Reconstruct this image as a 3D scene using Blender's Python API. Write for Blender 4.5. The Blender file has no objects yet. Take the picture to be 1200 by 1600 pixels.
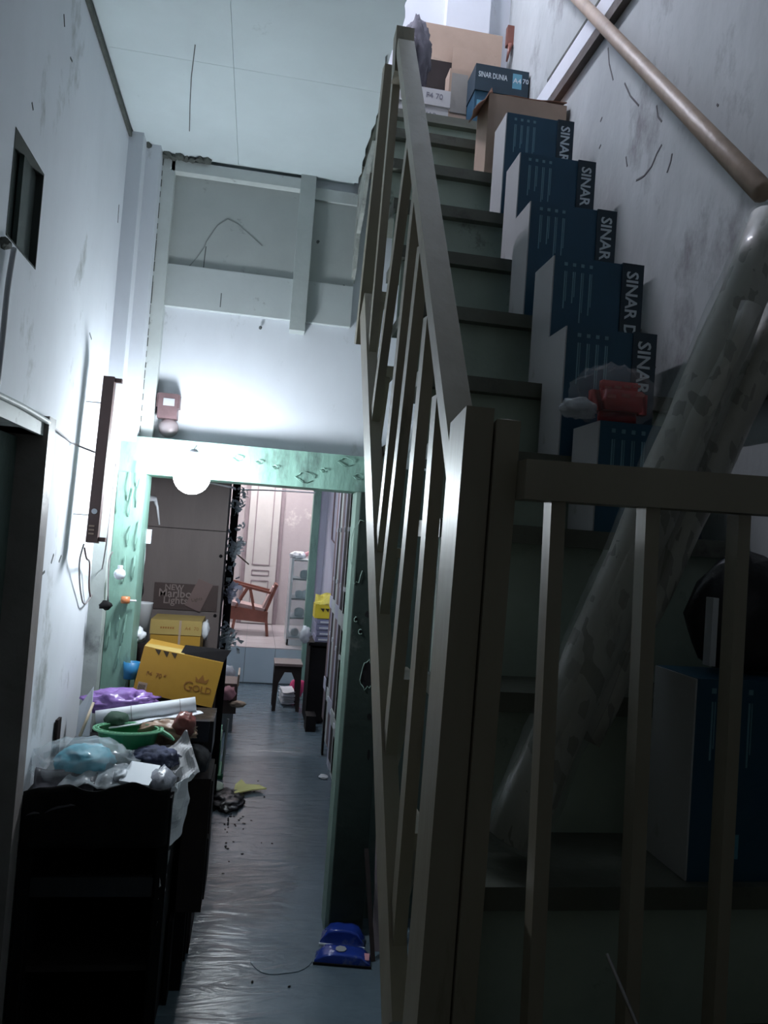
import bpy, bmesh, math, random
from mathutils import Vector, Matrix, noise
from math import sin, cos, radians, pi
C = bpy.context.scene.collection
SC = bpy.context.scene
# ---------------------------------------------------------------- camera
F = 1200.0; H = 1.75
def _axes(yaw, pitch, roll):
    y, p, r = radians(yaw), radians(pitch), radians(roll)
    f = Vector((sin(y)*cos(p), cos(y)*cos(p), sin(p)))
    right = Vector((cos(y), -sin(y), 0)); up = right.cross(f)
    return f, right*cos(r)+up*sin(r), up*cos(r)-right*sin(r)
CF, CR, CU = _axes(9.3, 2.2, 4.2)
cam_data = bpy.data.cameras.new('camera'); cam = bpy.data.objects.new('camera', cam_data); C.objects.link(cam)
m3 = Matrix((CR, CU, -CF)).transposed()
cam.matrix_world = Matrix.Translation((0, 0, H)) @ m3.to_4x4()
cam_data.sensor_fit = 'VERTICAL'; cam_data.sensor_height = 24; cam_data.lens = 24*F/1600
cam_data.clip_start = 0.02; cam_data.clip_end = 100
SC.camera = cam
# ---------------------------------------------------------------- world + exposure
W = bpy.data.worlds.new('world'); SC.world = W; W.use_nodes = True
W.node_tree.nodes['Background'].inputs[0].default_value = (0.76, 0.80, 0.70, 1)
W.node_tree.nodes['Background'].inputs[1].default_value = 0.040
SC.view_settings.view_transform = 'Standard'; SC.view_settings.look = 'None'
SC.view_settings.exposure = 0.0; SC.view_settings.gamma = 1.0; SC.view_settings.use_curve_mapping = False
BULB_E = 170.0; FAR_E = 60.0; UP_E = 66.0; HALL_E = 34.0

def at(px, py, ax, val):
    """real-world point seen at a photo position, on a known plane"""
    v = CF + CR*((px-600)/F) - CU*((py-800)/F)
    o = Vector((0, 0, H)); i = 'XYZ'.index(ax)
    return o + v*((val-o[i])/v[i])

# ---------------------------------------------------------------- materials
MT = {}
def mat(name, col, rough=0.7, var=0.12, scale=6.0, bump=0.15, bscale=30.0, metal=0.0, dirt=None, dirt_amt=0.0, dscale=3.0,
        stretch=(1, 1, 1), alpha=1.0, trans=0.0, emis=0.0, spec=0.5, coat=0.0, dirt2=None):
    if name in MT: return MT[name]
    m = bpy.data.materials.new(name); m.use_nodes = True; nt = m.node_tree; N = nt.nodes; L = nt.links
    b = N['Principled BSDF']
    tc = N.new('ShaderNodeTexCoord'); mp = N.new('ShaderNodeMapping'); mp.inputs['Scale'].default_value = stretch
    L.new(tc.outputs['Object'], mp.inputs[0])
    n = N.new('ShaderNodeTexNoise'); n.inputs['Scale'].default_value = scale; n.inputs['Detail'].default_value = 6; n.inputs['Roughness'].default_value = .65
    L.new(mp.outputs[0], n.inputs['Vector'])
    r = N.new('ShaderNodeMapRange'); r.inputs[1].default_value = .3; r.inputs[2].default_value = .7
    r.inputs[3].default_value = 1-var; r.inputs[4].default_value = 1+var*.6
    L.new(n.outputs[0], r.inputs[0])
    mul = N.new('ShaderNodeVectorMath'); mul.operation = 'SCALE'; mul.inputs[0].default_value = col
    L.new(r.outputs[0], mul.inputs['Scale']); out = mul.outputs[0]
    if dirt:
        n2 = N.new('ShaderNodeTexNoise'); n2.inputs['Scale'].default_value = dscale; n2.inputs['Detail'].default_value = 9; n2.inputs['Roughness'].default_value = .7
        L.new(mp.outputs[0], n2.inputs['Vector'])
        r2 = N.new('ShaderNodeMapRange'); r2.inputs[1].default_value = .62-dirt_amt*.3; r2.inputs[2].default_value = .72-dirt_amt*.2
        L.new(n2.outputs[0], r2.inputs[0])
        mx = N.new('ShaderNodeMix'); mx.data_type = 'RGBA'; L.new(r2.outputs[0], mx.inputs[0]); L.new(out, mx.inputs[6])
        mx.inputs[7].default_value = (*dirt, 1); out = mx.outputs[2]
    L.new(out, b.inputs['Base Color'])
    b.inputs['Roughness'].default_value = rough; b.inputs['Metallic'].default_value = metal
    b.inputs['Specular IOR Level'].default_value = spec; b.inputs['Coat Weight'].default_value = coat; b.inputs['Coat Roughness'].default_value = .12
    b.inputs['Alpha'].default_value = alpha; b.inputs['Transmission Weight'].default_value = trans
    if emis:
        b.inputs['Emission Color'].default_value = (*col, 1); b.inputs['Emission Strength'].default_value = emis
    if bump:
        n3 = N.new('ShaderNodeTexNoise'); n3.inputs['Scale'].default_value = bscale; n3.inputs['Detail'].default_value = 4
        L.new(mp.outputs[0], n3.inputs['Vector'])
        bp = N.new('ShaderNodeBump'); bp.inputs['Strength'].default_value = bump; bp.inputs['Distance'].default_value = .01
        L.new(n3.outputs[0], bp.inputs['Height']); L.new(bp.outputs[0], b.inputs['Normal'])
    MT[name] = m; return m
def emit(name, col, s):
    m = bpy.data.materials.new(name); m.use_nodes = True; N = m.node_tree.nodes; N.clear()
    e = N.new('ShaderNodeEmission'); o = N.new('ShaderNodeOutputMaterial'); e.inputs[0].default_value = (*col, 1); e.inputs[1].default_value = s
    m.node_tree.links.new(e.outputs[0], o.inputs[0]); return m

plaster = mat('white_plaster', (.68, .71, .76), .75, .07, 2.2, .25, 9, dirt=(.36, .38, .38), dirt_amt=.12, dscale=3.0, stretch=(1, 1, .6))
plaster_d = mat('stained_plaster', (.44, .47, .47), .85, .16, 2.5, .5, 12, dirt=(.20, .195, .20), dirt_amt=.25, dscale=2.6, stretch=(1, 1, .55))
board = mat('ceiling_board', (.63, .71, .73), .7, .07, 2.0, .1, 20, dirt=(.30, .36, .36), dirt_amt=.02, dscale=2.2)
panelb = mat('grey_board', (.40, .43, .42), .75, .08, 3, .1, 20, dirt=(.15, .15, .14), dirt_amt=.0, dscale=4)
trimw = mat('white_trim', (.55, .59, .58), .6, .1, 6, .15, 20, dirt=(.15, .15, .14), dirt_amt=.03, dscale=9)
soot = mat('soot_joint', (.09, .10, .09), .9, .3, 20, .4, 40)
green = mat('peeling_green_paint', (.20, .35, .29), .5, .2, 5, .7, 14, dirt=(.10, .16, .14), dirt_amt=.22, dscale=6, stretch=(1, 1, .35))
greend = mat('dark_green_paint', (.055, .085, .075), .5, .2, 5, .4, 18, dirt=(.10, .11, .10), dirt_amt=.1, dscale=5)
greenw = mat('green_post_paint', (.20, .29, .25), .55, .15, 5, .4, 14)
khaki = mat("old_cream_paint", (.28, .25, .19), .42, .12, 4, .2, 22, dirt=(.15, .14, .10), dirt_amt=.05, dscale=7, stretch=(1, 1, .2))
tread = mat('tread_green_paint', (.12, .13, .105), .5, .2, 5, .3, 20, dirt=(.06, .06, .05), dirt_amt=.12, dscale=6)
riserm = mat('riser_green_paint', (.40, .49, .42), .55, .15, 4, .2, 20, dirt=(.10, .11, .09), dirt_amt=.08, dscale=6)
wood = mat('bare_wood_pole', (.34, .25, .18), .45, .25, 5, .15, 20, stretch=(4, 4, .7), dirt=(.14, .09, .06), dirt_amt=.1, dscale=3)
darkwood = mat('dark_wood', (.026, .019, .019), .7, .3, 6, .15, 20, spec=.25)
black = mat('black_lacquer', (.010, .009, .010), .8, .3, 4, .1, 20, spec=.15)
blackp = mat('black_plastic', (.02, .02, .024), .32, .3, 8, .6, 20)
ply = mat('plywood', (.155, .125, .12), .6, .12, 3, .06, 30, stretch=(3, 3, .6))
tealm = mat('carton_blue', (.012, .075, .135), .5, .12, 6, .06, 30)
lidm = mat('carton_dark_lid', (.012, .035, .055), .5, .25, 9, .06, 30)
whitec = mat('carton_white', (.50, .50, .51), .6, .06, 5, .06, 30, dirt=(.30, .28, .26), dirt_amt=.02, dscale=9)
kraft = mat('kraft_card', (.42, .31, .24), .75, .12, 5, .12, 20, dirt=(.25, .19, .15), dirt_amt=.05, dscale=5)
kraftd = mat('orange_card', (.36, .19, .13), .7, .2, 5, .12, 20)
yellow = mat('yellow_card', (.46, .255, .035), .5, .08, 5, .06, 20)
yellowp = mat('pale_yellow_card', (.43, .31, .10), .55, .08, 5, .06, 20)
ink = mat('dark_ink', (.05, .035, .02), .6, .05, 5, 0)
inkp = mat('print_pale', (.62, .70, .74), .5, .05, 5, 0)
inkd = mat('print_dim', (.16, .32, .40), .5, .05, 5, 0)
inkb = mat('print_light_blue', (.12, .34, .46), .5, .05, 5, 0)
inkbr = mat('print_brown', (.30, .13, .03), .5, .05, 5, 0)
inkg = mat('print_grey', (.22, .22, .26), .5, .05, 5, 0)
film = mat('clear_plastic', (.72, .78, .82), .12, .1, 8, .9, 14, alpha=.30)
filmw = mat('cloudy_plastic', (.62, .66, .70), .2, .15, 8, .9, 16, alpha=.62)
paper = mat('white_paper', (.66, .68, .72), .6, .06, 8, .2, 20)
paperb = mat('wrapped_paper_roll', (.46, .45, .40), .4, .25, 3, .5, 12, dirt=(.17, .175, .165), dirt_amt=.22, dscale=6, stretch=(1.2, 1.2, .4), coat=.5)
foam = mat('white_foam', (.72, .76, .82), .45, .03, 8, .05, 30)
cyan = mat('cyan_cloth', (.09, .42, .55), .5, .25, 8, .8, 16)
purple = mat('purple_plastic', (.30, .17, .48), .25, .25, 10, .8, 16)
greenpl = mat('green_plastic', (.02, .20, .08), .35, .2, 8, .05, 30)
greenlt = mat('light_green_plastic', (.20, .62, .36), .4, .2, 8, .05, 30)
greendk = mat('dark_green_cloth', (.03, .07, .045), .8, .3, 12, .5, 30)
denim = mat('navy_cloth', (.06, .07, .13), .8, .5, 16, .5, 30, dirt=(.40, .42, .50), dirt_amt=.15, dscale=14)
greycloth = mat('grey_purple_cloth', (.085, .082, .105), .75, .3, 10, .6, 20)
redpl = mat('red_packet', (.50, .03, .03), .35, .2, 8, .4, 16)
bluepl = mat('blue_packet', (.02, .05, .32), .2, .2, 5, .5, 14, dirt=(.12, .16, .30), dirt_amt=.2, dscale=8)
brownm = mat('brown_metal', (.105, .062, .058), .5, .15, 8, .05, 30)
metalm = mat('dull_metal', (.45, .45, .48), .3, .2, 8, .1, 30, metal=.9)
bellred = mat('bell_housing', (.13, .08, .085), .5, .3, 9, .2, 30)
bellg = mat('bell_gong', (.33, .28, .29), .4, .15, 9, .1, 30, metal=.3)
cable = mat('grey_cable', (.22, .20, .20), .5, .1, 8, 0)
cablew = mat('white_cable', (.60, .62, .64), .5, .1, 8, 0)
orange = mat('orange_plastic', (.55, .20, .08), .4, .2, 8, .1, 30)
greyb = mat('grey_plastic', (.36, .37, .39), .5, .08, 5, .05, 30)
lav = mat('lavender_wall', (.50, .50, .60), .75, .06, 3, .1, 20)
farm = mat('far_peeling_wall', (.36, .32, .325), .8, .08, 3, .2, 16, dirt=(.62, .57, .55), dirt_amt=.12, dscale=1.6)
cream = mat('cream_door_paint', (.43, .41, .395), .5, .08, 3, .05, 20)
tilem = mat('blue_white_tile', (.50, .60, .66), .22, .04, 3, .02, 10)
tilef = mat('pink_floor_tile', (.50, .45, .46), .25, .06, 3, .02, 10)
grout = mat('grout', (.16, .18, .19), .9, .1, 8, .1, 30)
chairw = mat('chair_wood', (.20, .07, .05), .4, .2, 6, .08, 20)
cush = mat('chair_cushion', (.42, .30, .29), .8, .1, 8, .2, 30)
glass = mat('cabinet_glass', (.55, .70, .74), .06, .02, 5, 0, alpha=.28)
alum = mat('cabinet_aluminium', (.58, .64, .66), .35, .05, 8, .03, 20, metal=.4)
pink = mat('pink_plastic', (.75, .06, .20), .35, .2, 8, .3, 20)
pinkp = mat('pink_paper', (.62, .30, .34), .6, .1, 8, .2, 20)
silver = mat('silver_foil', (.55, .62, .68), .3, .5, 20, .8, 30, dirt=(.05,.06,.09), dirt_amt=.3, dscale=14)
redpaint = mat('dark_red_paint', (.13, .075, .085), .5, .2, 6, .1, 20)
mauve = mat('mauve_board', (.22, .175, .19), .6, .15, 5, .2, 20)
yelc = mat('pale_yellow_cloth', (.68, .66, .26), .7, .08, 8, .3, 20)
tan = mat('tan_stick', (.52, .42, .30), .5, .2, 12, .2, 30)
brownp = mat('brown_wrapping', (.34, .22, .15), .4, .3, 8, .7, 14)

def floor_mat():
    m = mat('wet_cement_floor', (.110, .150, .182), .23, .22, 2.5, 0, dirt=(.08, .10, .12), dirt_amt=.10, dscale=3.2)
    nt = m.node_tree; N = nt.nodes; L = nt.links; b = N['Principled BSDF']
    tc = N.new('ShaderNodeTexCoord')
    mp = N.new('ShaderNodeMapping'); mp.inputs['Scale'].default_value = (2.2, 7, 1); L.new(tc.outputs['Object'], mp.inputs[0])
    n = N.new('ShaderNodeTexNoise'); n.inputs['Scale'].default_value = 1.6; n.inputs['Detail'].default_value = 3; n.inputs['Distortion'].default_value = 1.2
    L.new(mp.outputs[0], n.inputs['Vector'])
    bp = N.new('ShaderNodeBump'); bp.inputs['Strength'].default_value = .22; bp.inputs['Distance'].default_value = .03
    L.new(n.outputs[0], bp.inputs['Height']); L.new(bp.outputs[0], b.inputs['Normal'])
    return m
floorm = floor_mat()

# ---------------------------------------------------------------- mesh helpers
WM = {}
def tag(o, label=None, cat=None, group=None, kind=None):
    if label: o['label'] = label
    if cat: o['category'] = cat
    if group: o['group'] = group
    if kind: o['kind'] = kind
    return o
def thing(name, loc, label, cat, group=None, rot=(0, 0, 0)):
    o = bpy.data.objects.new(name, None); C.objects.link(o); o.empty_display_size = .05
    o.location = loc; o.rotation_euler = rot
    WM[o.name] = Matrix.Translation(loc) @ __import__('mathutils').Euler(rot).to_matrix().to_4x4()
    return tag(o, label, cat, group)
def link(name, bm, m, parent=None, local=False, smooth=False, bevel=0.0, kind=None):
    """one mesh object; coordinates are world unless local=True (then in the parent's frame)"""
    if bevel: bmesh.ops.bevel(bm, geom=[e for e in bm.edges if len(e.link_faces) == 2 and e.calc_face_angle(0) > .6], offset=bevel, segments=2, affect='EDGES', profile=.6)
    bmesh.ops.recalc_face_normals(bm, faces=bm.faces)
    if parent is None:
        vs = [v.co for v in bm.verts]
        c = Vector(((min(v.x for v in vs)+max(v.x for v in vs))/2, (min(v.y for v in vs)+max(v.y for v in vs))/2, min(v.z for v in vs)))
        M = Matrix.Translation(c); inv = M.inverted()
    else:
        M = WM[parent.name]; inv = M.inverted() if not local else Matrix()
    if not (parent is not None and local): bm.transform(inv)
    me = bpy.data.meshes.new(name); bm.to_mesh(me); bm.free()
    if smooth:
        for p in me.polygons: p.use_smooth = True
    o = bpy.data.objects.new(name, me); C.objects.link(o); me.materials.append(m)
    if parent is None: o.location = M.translation
    else: o.parent = parent
    WM[o.name] = M if parent is None else WM[parent.name]
    if kind: o['kind'] = kind
    return o
def B(): return bmesh.new()
def hexa(bm, c8):
    v = [bm.verts.new(c) for c in c8]
    for f in ((0, 3, 2, 1), (4, 5, 6, 7), (0, 1, 5, 4), (1, 2, 6, 5), (2, 3, 7, 6), (3, 0, 4, 7)): bm.faces.new([v[i] for i in f])
    return bm
def bx(bm, a, b):
    x0, y0, z0 = a; x1, y1, z1 = b
    return hexa(bm, [(x0, y0, z0), (x1, y0, z0), (x1, y1, z0), (x0, y1, z0), (x0, y0, z1), (x1, y0, z1), (x1, y1, z1), (x0, y1, z1)])
def bar(bm, p, q, w, d, side=(1, 0, 0), taper=1.0):
    """rectangular bar p->q; w along side, d across"""
    p = Vector(p); q = Vector(q); t = (q-p).normalized(); s = Vector(side); s = (s-t*s.dot(t)).normalized(); n = t.cross(s)
    cs = []
    for c, k in ((p, 1), (q, taper)):
        for a, b_ in ((-1, -1), (1, -1), (1, 1), (-1, 1)): cs.append(c+s*(a*w/2*k)+n*(b_*d/2*k))
    return hexa(bm, cs)
def tube(bm, pts, r, seg=8, closed=False, cap=True):
    pts = [Vector(p) for p in pts]; rings = []; ref = None
    for i, p in enumerate(pts):
        t = (pts[min(i+1, len(pts)-1)]-pts[max(i-1, 0)])
        if t.length < 1e-6: t = Vector((0, 0, 1))
        t.normalize()
        if ref is None: ref = Vector((0, 0, 1)) if abs(t.z) < .9 else Vector((1, 0, 0))
        s = t.cross(ref).normalized(); n = s.cross(t).normalized(); ref = n
        rr = r[i] if isinstance(r, (list, tuple)) else r
        rings.append([bm.verts.new(p+(s*cos(2*pi*k/seg)+n*sin(2*pi*k/seg))*rr) for k in range(seg)])
    for a, b_ in zip(rings, rings[1:]):
        for k in range(seg): bm.faces.new((a[k], a[(k+1) % seg], b_[(k+1) % seg], b_[k]))
    if cap: bm.faces.new(rings[0][::-1]); bm.faces.new(rings[-1])
    return bm
def lathe(bm, prof, c=(0, 0, 0), seg=20, M=None):
    c = Vector(c); rings = []
    for r, z in prof:
        ring = []
        for k in range(seg):
            v = Vector((r*cos(2*pi*k/seg), r*sin(2*pi*k/seg), z))
            if M: v = M @ v
            ring.append(bm.verts.new(c+v))
        rings.append(ring)
    for a, b_ in zip(rings, rings[1:]):
        for k in range(seg): bm.faces.new((a[k], a[(k+1) % seg], b_[(k+1) % seg], b_[k]))
    bm.faces.new(rings[0][::-1]); bm.faces.new(rings[-1]); return bm
def prism(bm, outline, axis, lo, hi):
    """outline: list of 2-D points; extruded along axis (X: (y,z), Y: (x,z), Z: (x,y))"""
    def mk(a, b_, c): return (c, a, b_) if axis == 'X' else ((a, c, b_) if axis == 'Y' else (a, b_, c))
    A = [bm.verts.new(mk(a, b_, lo)) for a, b_ in outline]; Bv = [bm.verts.new(mk(a, b_, hi)) for a, b_ in outline]
    bm.faces.new(A); bm.faces.new(Bv[::-1]); n = len(A)
    for i in range(n): bm.faces.new((A[i], Bv[i], Bv[(i+1) % n], A[(i+1) % n]))
    return bm
def blob(bm, c, r, seed=0, amp=.25, freq=2.0, sub=3, flat=None, ridge=True):
    """crumpled lump: icosphere with folded noise; flat = lowest z"""
    c = Vector(c); r = Vector(r)
    g = bmesh.ops.create_icosphere(bm, subdivisions=sub, radius=1)
    for v in g['verts']:
        d = v.co.normalized(); o = Vector((seed*7.3, seed*3.1, seed*1.7))
        k = noise.noise(d*freq+o); k2 = noise.noise(d*freq*2.6+o)
        f = 1+amp*((1-abs(k)*2.4) if ridge else k*2)+amp*.6*(abs(k2)*2-.5)
        v.co = Vector((c.x+d.x*f*r.x, c.y+d.y*f*r.y, c.z+d.z*f*r.z))
        if flat is not None and v.co.z < flat: v.co.z = flat+.002*random.random()
    return bm
def sheet(bm, c4, nx=14, ny=14, amp=.01, freq=6, seed=0, th=.0015, sag=0.0, wob=0.0):
    """crumpled sheet spanning four corners (a,b,c,d), with real thickness"""
    a, b_, c, d = [Vector(p) for p in c4]; nrm = (b_-a).cross(d-a).normalized(); g = []
    for s in (0, 1):
        g.append([])
        for j in range(ny+1):
            row = []
            for i in range(nx+1):
                u, v = i/nx, j/ny
                p = (a*(1-u)+b_*u)*(1-v)+(d*(1-u)+c*u)*v
                k = noise.noise(p*freq+Vector((seed, 0, 0)))*2
                p = p+nrm*(amp*(abs(k)*2-.5)+s*th)-Vector((0, 0, sag*4*u*(1-u)-wob*noise.noise(Vector((p.x*11, p.y*11, seed)))))
                row.append(bm.verts.new(p))
            g[s].append(row)
    for s in (0, 1):
        for j in range(ny):
            for i in range(nx):
                q = (g[s][j][i], g[s][j][i+1], g[s][j+1][i+1], g[s][j+1][i]); bm.faces.new(q if s else q[::-1])
    for i in range(nx):
        bm.faces.new((g[0][0][i], g[0][0][i+1], g[1][0][i+1], g[1][0][i])); bm.faces.new((g[0][ny][i+1], g[0][ny][i], g[1][ny][i], g[1][ny][i+1]))
    for j in range(ny):
        bm.faces.new((g[0][j+1][0], g[0][j][0], g[1][j][0], g[1][j+1][0])); bm.faces.new((g[0][j][nx], g[0][j+1][nx], g[1][j+1][nx], g[1][j][nx]))
    return bm
def text(name, s, size, m, parent, M, local=True, bold=0.0, kind=None, sx=1.0):
    """flat printed lettering as a thin mesh; M places the text's XY plane in the parent's frame"""
    cu = bpy.data.curves.new('t', 'FONT'); cu.body = s; cu.size = size; cu.extrude = .0004; cu.offset = bold*size; cu.resolution_u = 2
    t = bpy.data.objects.new('t', cu); C.objects.link(t); bpy.context.view_layer.update()
    me = bpy.data.meshes.new_from_object(t.evaluated_get(bpy.context.evaluated_depsgraph_get()))
    bpy.data.objects.remove(t); bpy.data.curves.remove(cu)
    bm = B(); bm.from_mesh(me); bpy.data.meshes.remove(me)
    bm.transform(M @ Matrix.Diagonal((sx, 1, 1, 1)))
    return link(name, bm, m, parent, local=local)
def FM(o, xdir, ydir):
    x = Vector(xdir).normalized(); y = Vector(ydir).normalized(); z = x.cross(y)
    M = Matrix((x, y, z)).transposed().to_4x4(); M.translation = Vector(o); return M
def S(name, bm, m, parent=None, **k):
    o = link(name, bm, m, parent, **k)
    if parent is None: o['kind'] = 'structure'
    return o
def one(name, bm, m, label, cat, group=None, **k): return tag(link(name, bm, m, **k), label, cat, group)
random.seed(4)
XL = -.66; XR = .97
# ================================================================= STRUCTURE
# floor
S('floor', bx(B(), (-1.6, -1.2, -.06), (1.2, 9.12, 0)), floorm)
# left wall with a small window opening and a doorway
y0, y1 = 1.985, 2.24; z0, z1 = 2.43, 2.70; DY = 2.44; DZ = 1.99
bm = B()
bx(bm, (XL-.16, -1.2, 2.02), (XL, y0, 5.8)); bx(bm, (XL-.16, y1, DZ), (XL, 3.62, 3.40)); bx(bm, (XL-.16, y0, z1), (XL, y1, 3.40)); bx(bm, (XL-.16, y0, 2.02), (XL, y1, z0))
bx(bm, (XL-.16, DY+.04, 0), (XL, 3.62, DZ))
wl = S('wall_left', bm, plaster)
S('trim_1', bx(B(), (XL-.012, 1.2, 3.375), (XL+.012, 3.36, 3.399)), soot)
# window in the left wall
wn = S('window_1', bx(B(), (XL-.15, y0-.01, z0-.01), (XL-.14, y1+.01, z1+.01)), greend)
bm = B(); bx(bm, (XL-.14, y0, z1-.006), (XL+.001, y1, z1)); bx(bm, (XL-.14, y0, z0), (XL+.001, y1, z0+.004)); bx(bm, (XL-.07, y1-.005, z0), (XL+.001, y1, z1)); bx(bm, (XL-.07, y0, z0), (XL+.001, y0+.005, z1)); S('lining', bm, mat('lining_dark', (.05, .06, .055), .8), wn, kind='stuff')
bm = B(); bx(bm, (XL-.05, y0, z0), (XL-.035, y0+.15, z1)); bx(bm, (XL-.03, y0+.14, z0), (XL-.018, y1-.006, z1)); S('shutter', bm, mat('shutter_grey_green', (.075, .095, .088), .6), wn)
bm = B(); bx(bm, (XL-.138, y0, z0), (XL-.07, y0+.012, z1)); bx(bm, (XL-.138, y1-.012, z0), (XL-.07, y1, z1)); S('frame', bm, greend, wn, kind='stuff')
# doorway
dr = S('door_1', bx(B(), (XL-.10, 1.1, .02), (XL-.06, DY-.02, DZ-.01)), greend)
bm = B()
for zz in (.25, 1.1): bx(bm, (XL-.058, 1.30, zz), (XL-.045, DY-.18, zz+.65))
S('door_panel', bm, mat('dark_green_door', (.03, .045, .04), .5), dr)
bm = B(); bx(bm, (XL-.11, DY-.02, 0), (XL+.026, DY+.055, DZ+.06)); S('door_jamb', bm, mat('jamb_paint', (.24, .215, .21), .5, .2, 5, .3, 20), dr)
bm = B(); bx(bm, (XL-.11, 1.0, DZ), (XL+.012, DY-.02, DZ+.055)); S('door_header', bm, trimw, dr)
# ceiling of the corridor: boards with recessed joints, ragged stair edge
ce = S('ceiling', bx(B(), (XL-.16, -1.2, 3.415), (.325, 3.62, 3.46)), board)
jx = at(365, 100, 'Z', 3.4).x; jy = at(300, 95, 'Z', 3.4).y
xs = [XL+.015, jx, .322]; ys = [-1.2, .6, jy-.9, jy, 3.50]
for i in range(2):
    for j in range(4):
        a = (xs[i]+.0006, ys[j]+.0006, 3.400); b_ = (xs[i+1]-.0006, ys[j+1]-.0006, 3.416)
        if i == 1:
            bm = B(); out = [(a[0], a[1])]
            n = max(3, int((ys[j+1]-ys[j])/.05))
            for k in range(n+1):
                yy = a[1]+(b_[1]-a[1])*k/n; out.append((b_[0]+.012+.022*noise.noise(Vector((yy*9, 2, 0)))+(-.03*math.exp(-((yy-2.55)/.07)**2)), yy))
            out.append((a[0], b_[1])); prism(bm, out, 'Z', 3.400, 3.416)
        else: bm = bx(B(), a, b_)
        S('panel', bm, board, ce)
# back wall over the doorway
YB = 3.56
bm = B(); bx(bm, (XL, YB, 2.10), (1.0, YB+.10, 3.46))
wb = S('wall_back', bm, plaster)
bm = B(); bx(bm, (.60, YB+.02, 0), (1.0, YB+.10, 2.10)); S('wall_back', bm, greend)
zt = at(300, 478+4, 'Y', 3.53).z
b1 = bx(B(), (-.495, 3.532, 2.735), (.355, YB+.001, 2.925)); S('board', b1, mat('board_strip', (.47, .51, .51), .7, .08, 4, .1, 20, dirt=(.2, .2, .2), dirt_amt=.02, dscale=6), wb, bevel=.002)
S('board', bx(B(), (-.495, 3.545, 2.925), (.355, YB+.001, 3.36)), panelb, wb)
S('batten', bx(B(), (-.54, 3.50, 2.10), (-.485, YB+.001, 3.39)), trimw, wb, bevel=.003)
S('batten', bx(B(), (.075, 3.49, 2.68), (.145, YB+.001, 3.40)), mat('batten_grey', (.42, .46, .45), .6, .1, 6, .2, 20), wb, bevel=.003)
S('batten', bx(B(), (-.50, 3.50, 3.335), (.08, YB+.001, 3.385)), trimw, wb, bevel=.003)
S('batten', bx(B(), (.14, 3.53, 3.31), (.36, YB+.001, 3.365)), trimw, wb, bevel=.003)
# hairline cracks, cobwebs and nail heads
def strip(parent, pts, wd, m, ax):
    bm = B()
    for p, q in zip(pts, pts[1:]): bar(bm, p, q, wd, .0012, side=ax)
    return S('crack', bm, m, parent, kind='stuff')
crk = mat('crack_dark', (.10, .11, .11), .9)
strip(ce, [at(x, y, 'Z', 3.3994) for x, y in ((305, 70), (299, 120), (297, 160), (296, 205))], .0035, crk, (1, 0, 0))
strip(wb, [at(x, y, 'Y', 3.544) for x, y in ((294, 418), (308, 402), (320, 385), (322, 378), (340, 352), (356, 342), (372, 350), (392, 368), (410, 384))], .004, mat('cobweb', (.24, .26, .25), .9), (0, 0, 1))
strip(wb, [at(x, y, 'Y', 3.544) for x, y in ((318, 418), (320, 400), (322, 385))], .004, crk, (1, 0, 0))
strip(wb, [at(x, y, 'Y', 3.531) for x, y in ((346, 458), (344, 480))], .004, crk, (1, 0, 0))
for px, py in ((407, 512), (275, 425), (497, 378), (537, 448), (262, 320)):
    c = at(px, py, 'Y', 3.545); S('nail', blob(B(), c, (.007, .005, .008), px, .4, 2, 1), crk, wb)
for L_ in ([(100, 22), (101, 42)], [(50, 160), (52, 172)], [(186, 320), (184, 348)], [(140, 520), (143, 530)], [(110, 90), (113, 96)]):
    strip(wl, [at(x, y, 'X', XL+.0006) for x, y in L_], .006, crk, (0, 1, 0))
for L_ in ([(80, 880), (84, 866)], [(92, 878), (96, 868)], [(65, 898), (70, 893)]):
    strip(wl, [at(x, y, 'X', XL+.0006) for x, y in L_], .008, crk, (0, 1, 0))
# corner pilaster between left wall and back wall
S('trim_2', bx(B(), (XL-.01, 3.33, 2.10), (-.60, YB+.01, 3.40)), plaster, bevel=.004)
S('trim_3', bx(B(), (-.60, 3.42, 2.10), (-.54, YB+.01, 3.40)), plaster, bevel=.004)
bm = B()
for (x, y) in ((-.601, 3.425), (-.541, 3.50), (-.659, 3.335)):
    for k in range(26):
        z = 2.15+k*.048; bx(bm, (x-.003, y-.004, z), (x+.003+.002*random.random(), y+.003, z+.02+.03*random.random()))
o = S('trim_4', bm, soot)
# lumpy soot in the ceiling corner
bm = B()
for k in range(16):
    t = k/15; blob(bm, (XL+.01+.30*t**1.6, 3.34+.14*min(1, t*1.8)+.02*random.random(), 3.392), (.018, .02, .012), seed=k, amp=.5, sub=1)
S('trim_5', bm, soot)
# green door frame: beam, jambs
bm = bx(B(), (-.62, 3.43, 1.965), (.60, YB+.06, 2.125)); S('door_2', bm, green, bevel=.006)
dj = [o for o in bpy.data.objects if o.name == 'door_2'][0]
S('door_jamb', bx(B(), (-.60, 3.42, 0), (-.487, YB+.05, 1.966)), green, dj, bevel=.008)
S('door_jamb', bx(B(), (XL-.01, 3.34, 0), (-.602, YB+.05, 2.10)), mat('grey_green_wall', (.40, .44, .42), .7, .15, 3, .3, 12, dirt=(.2, .22, .21), dirt_amt=.15, dscale=5), dj, bevel=.008)
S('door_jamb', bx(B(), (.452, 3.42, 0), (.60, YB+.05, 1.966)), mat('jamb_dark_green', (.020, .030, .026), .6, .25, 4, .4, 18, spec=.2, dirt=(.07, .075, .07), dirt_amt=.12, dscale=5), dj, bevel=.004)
S('door_stop', bx(B(), (.435, 3.45, 0), (.452, YB+.04, 1.966)), greenw, dj, bevel=.003)
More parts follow.
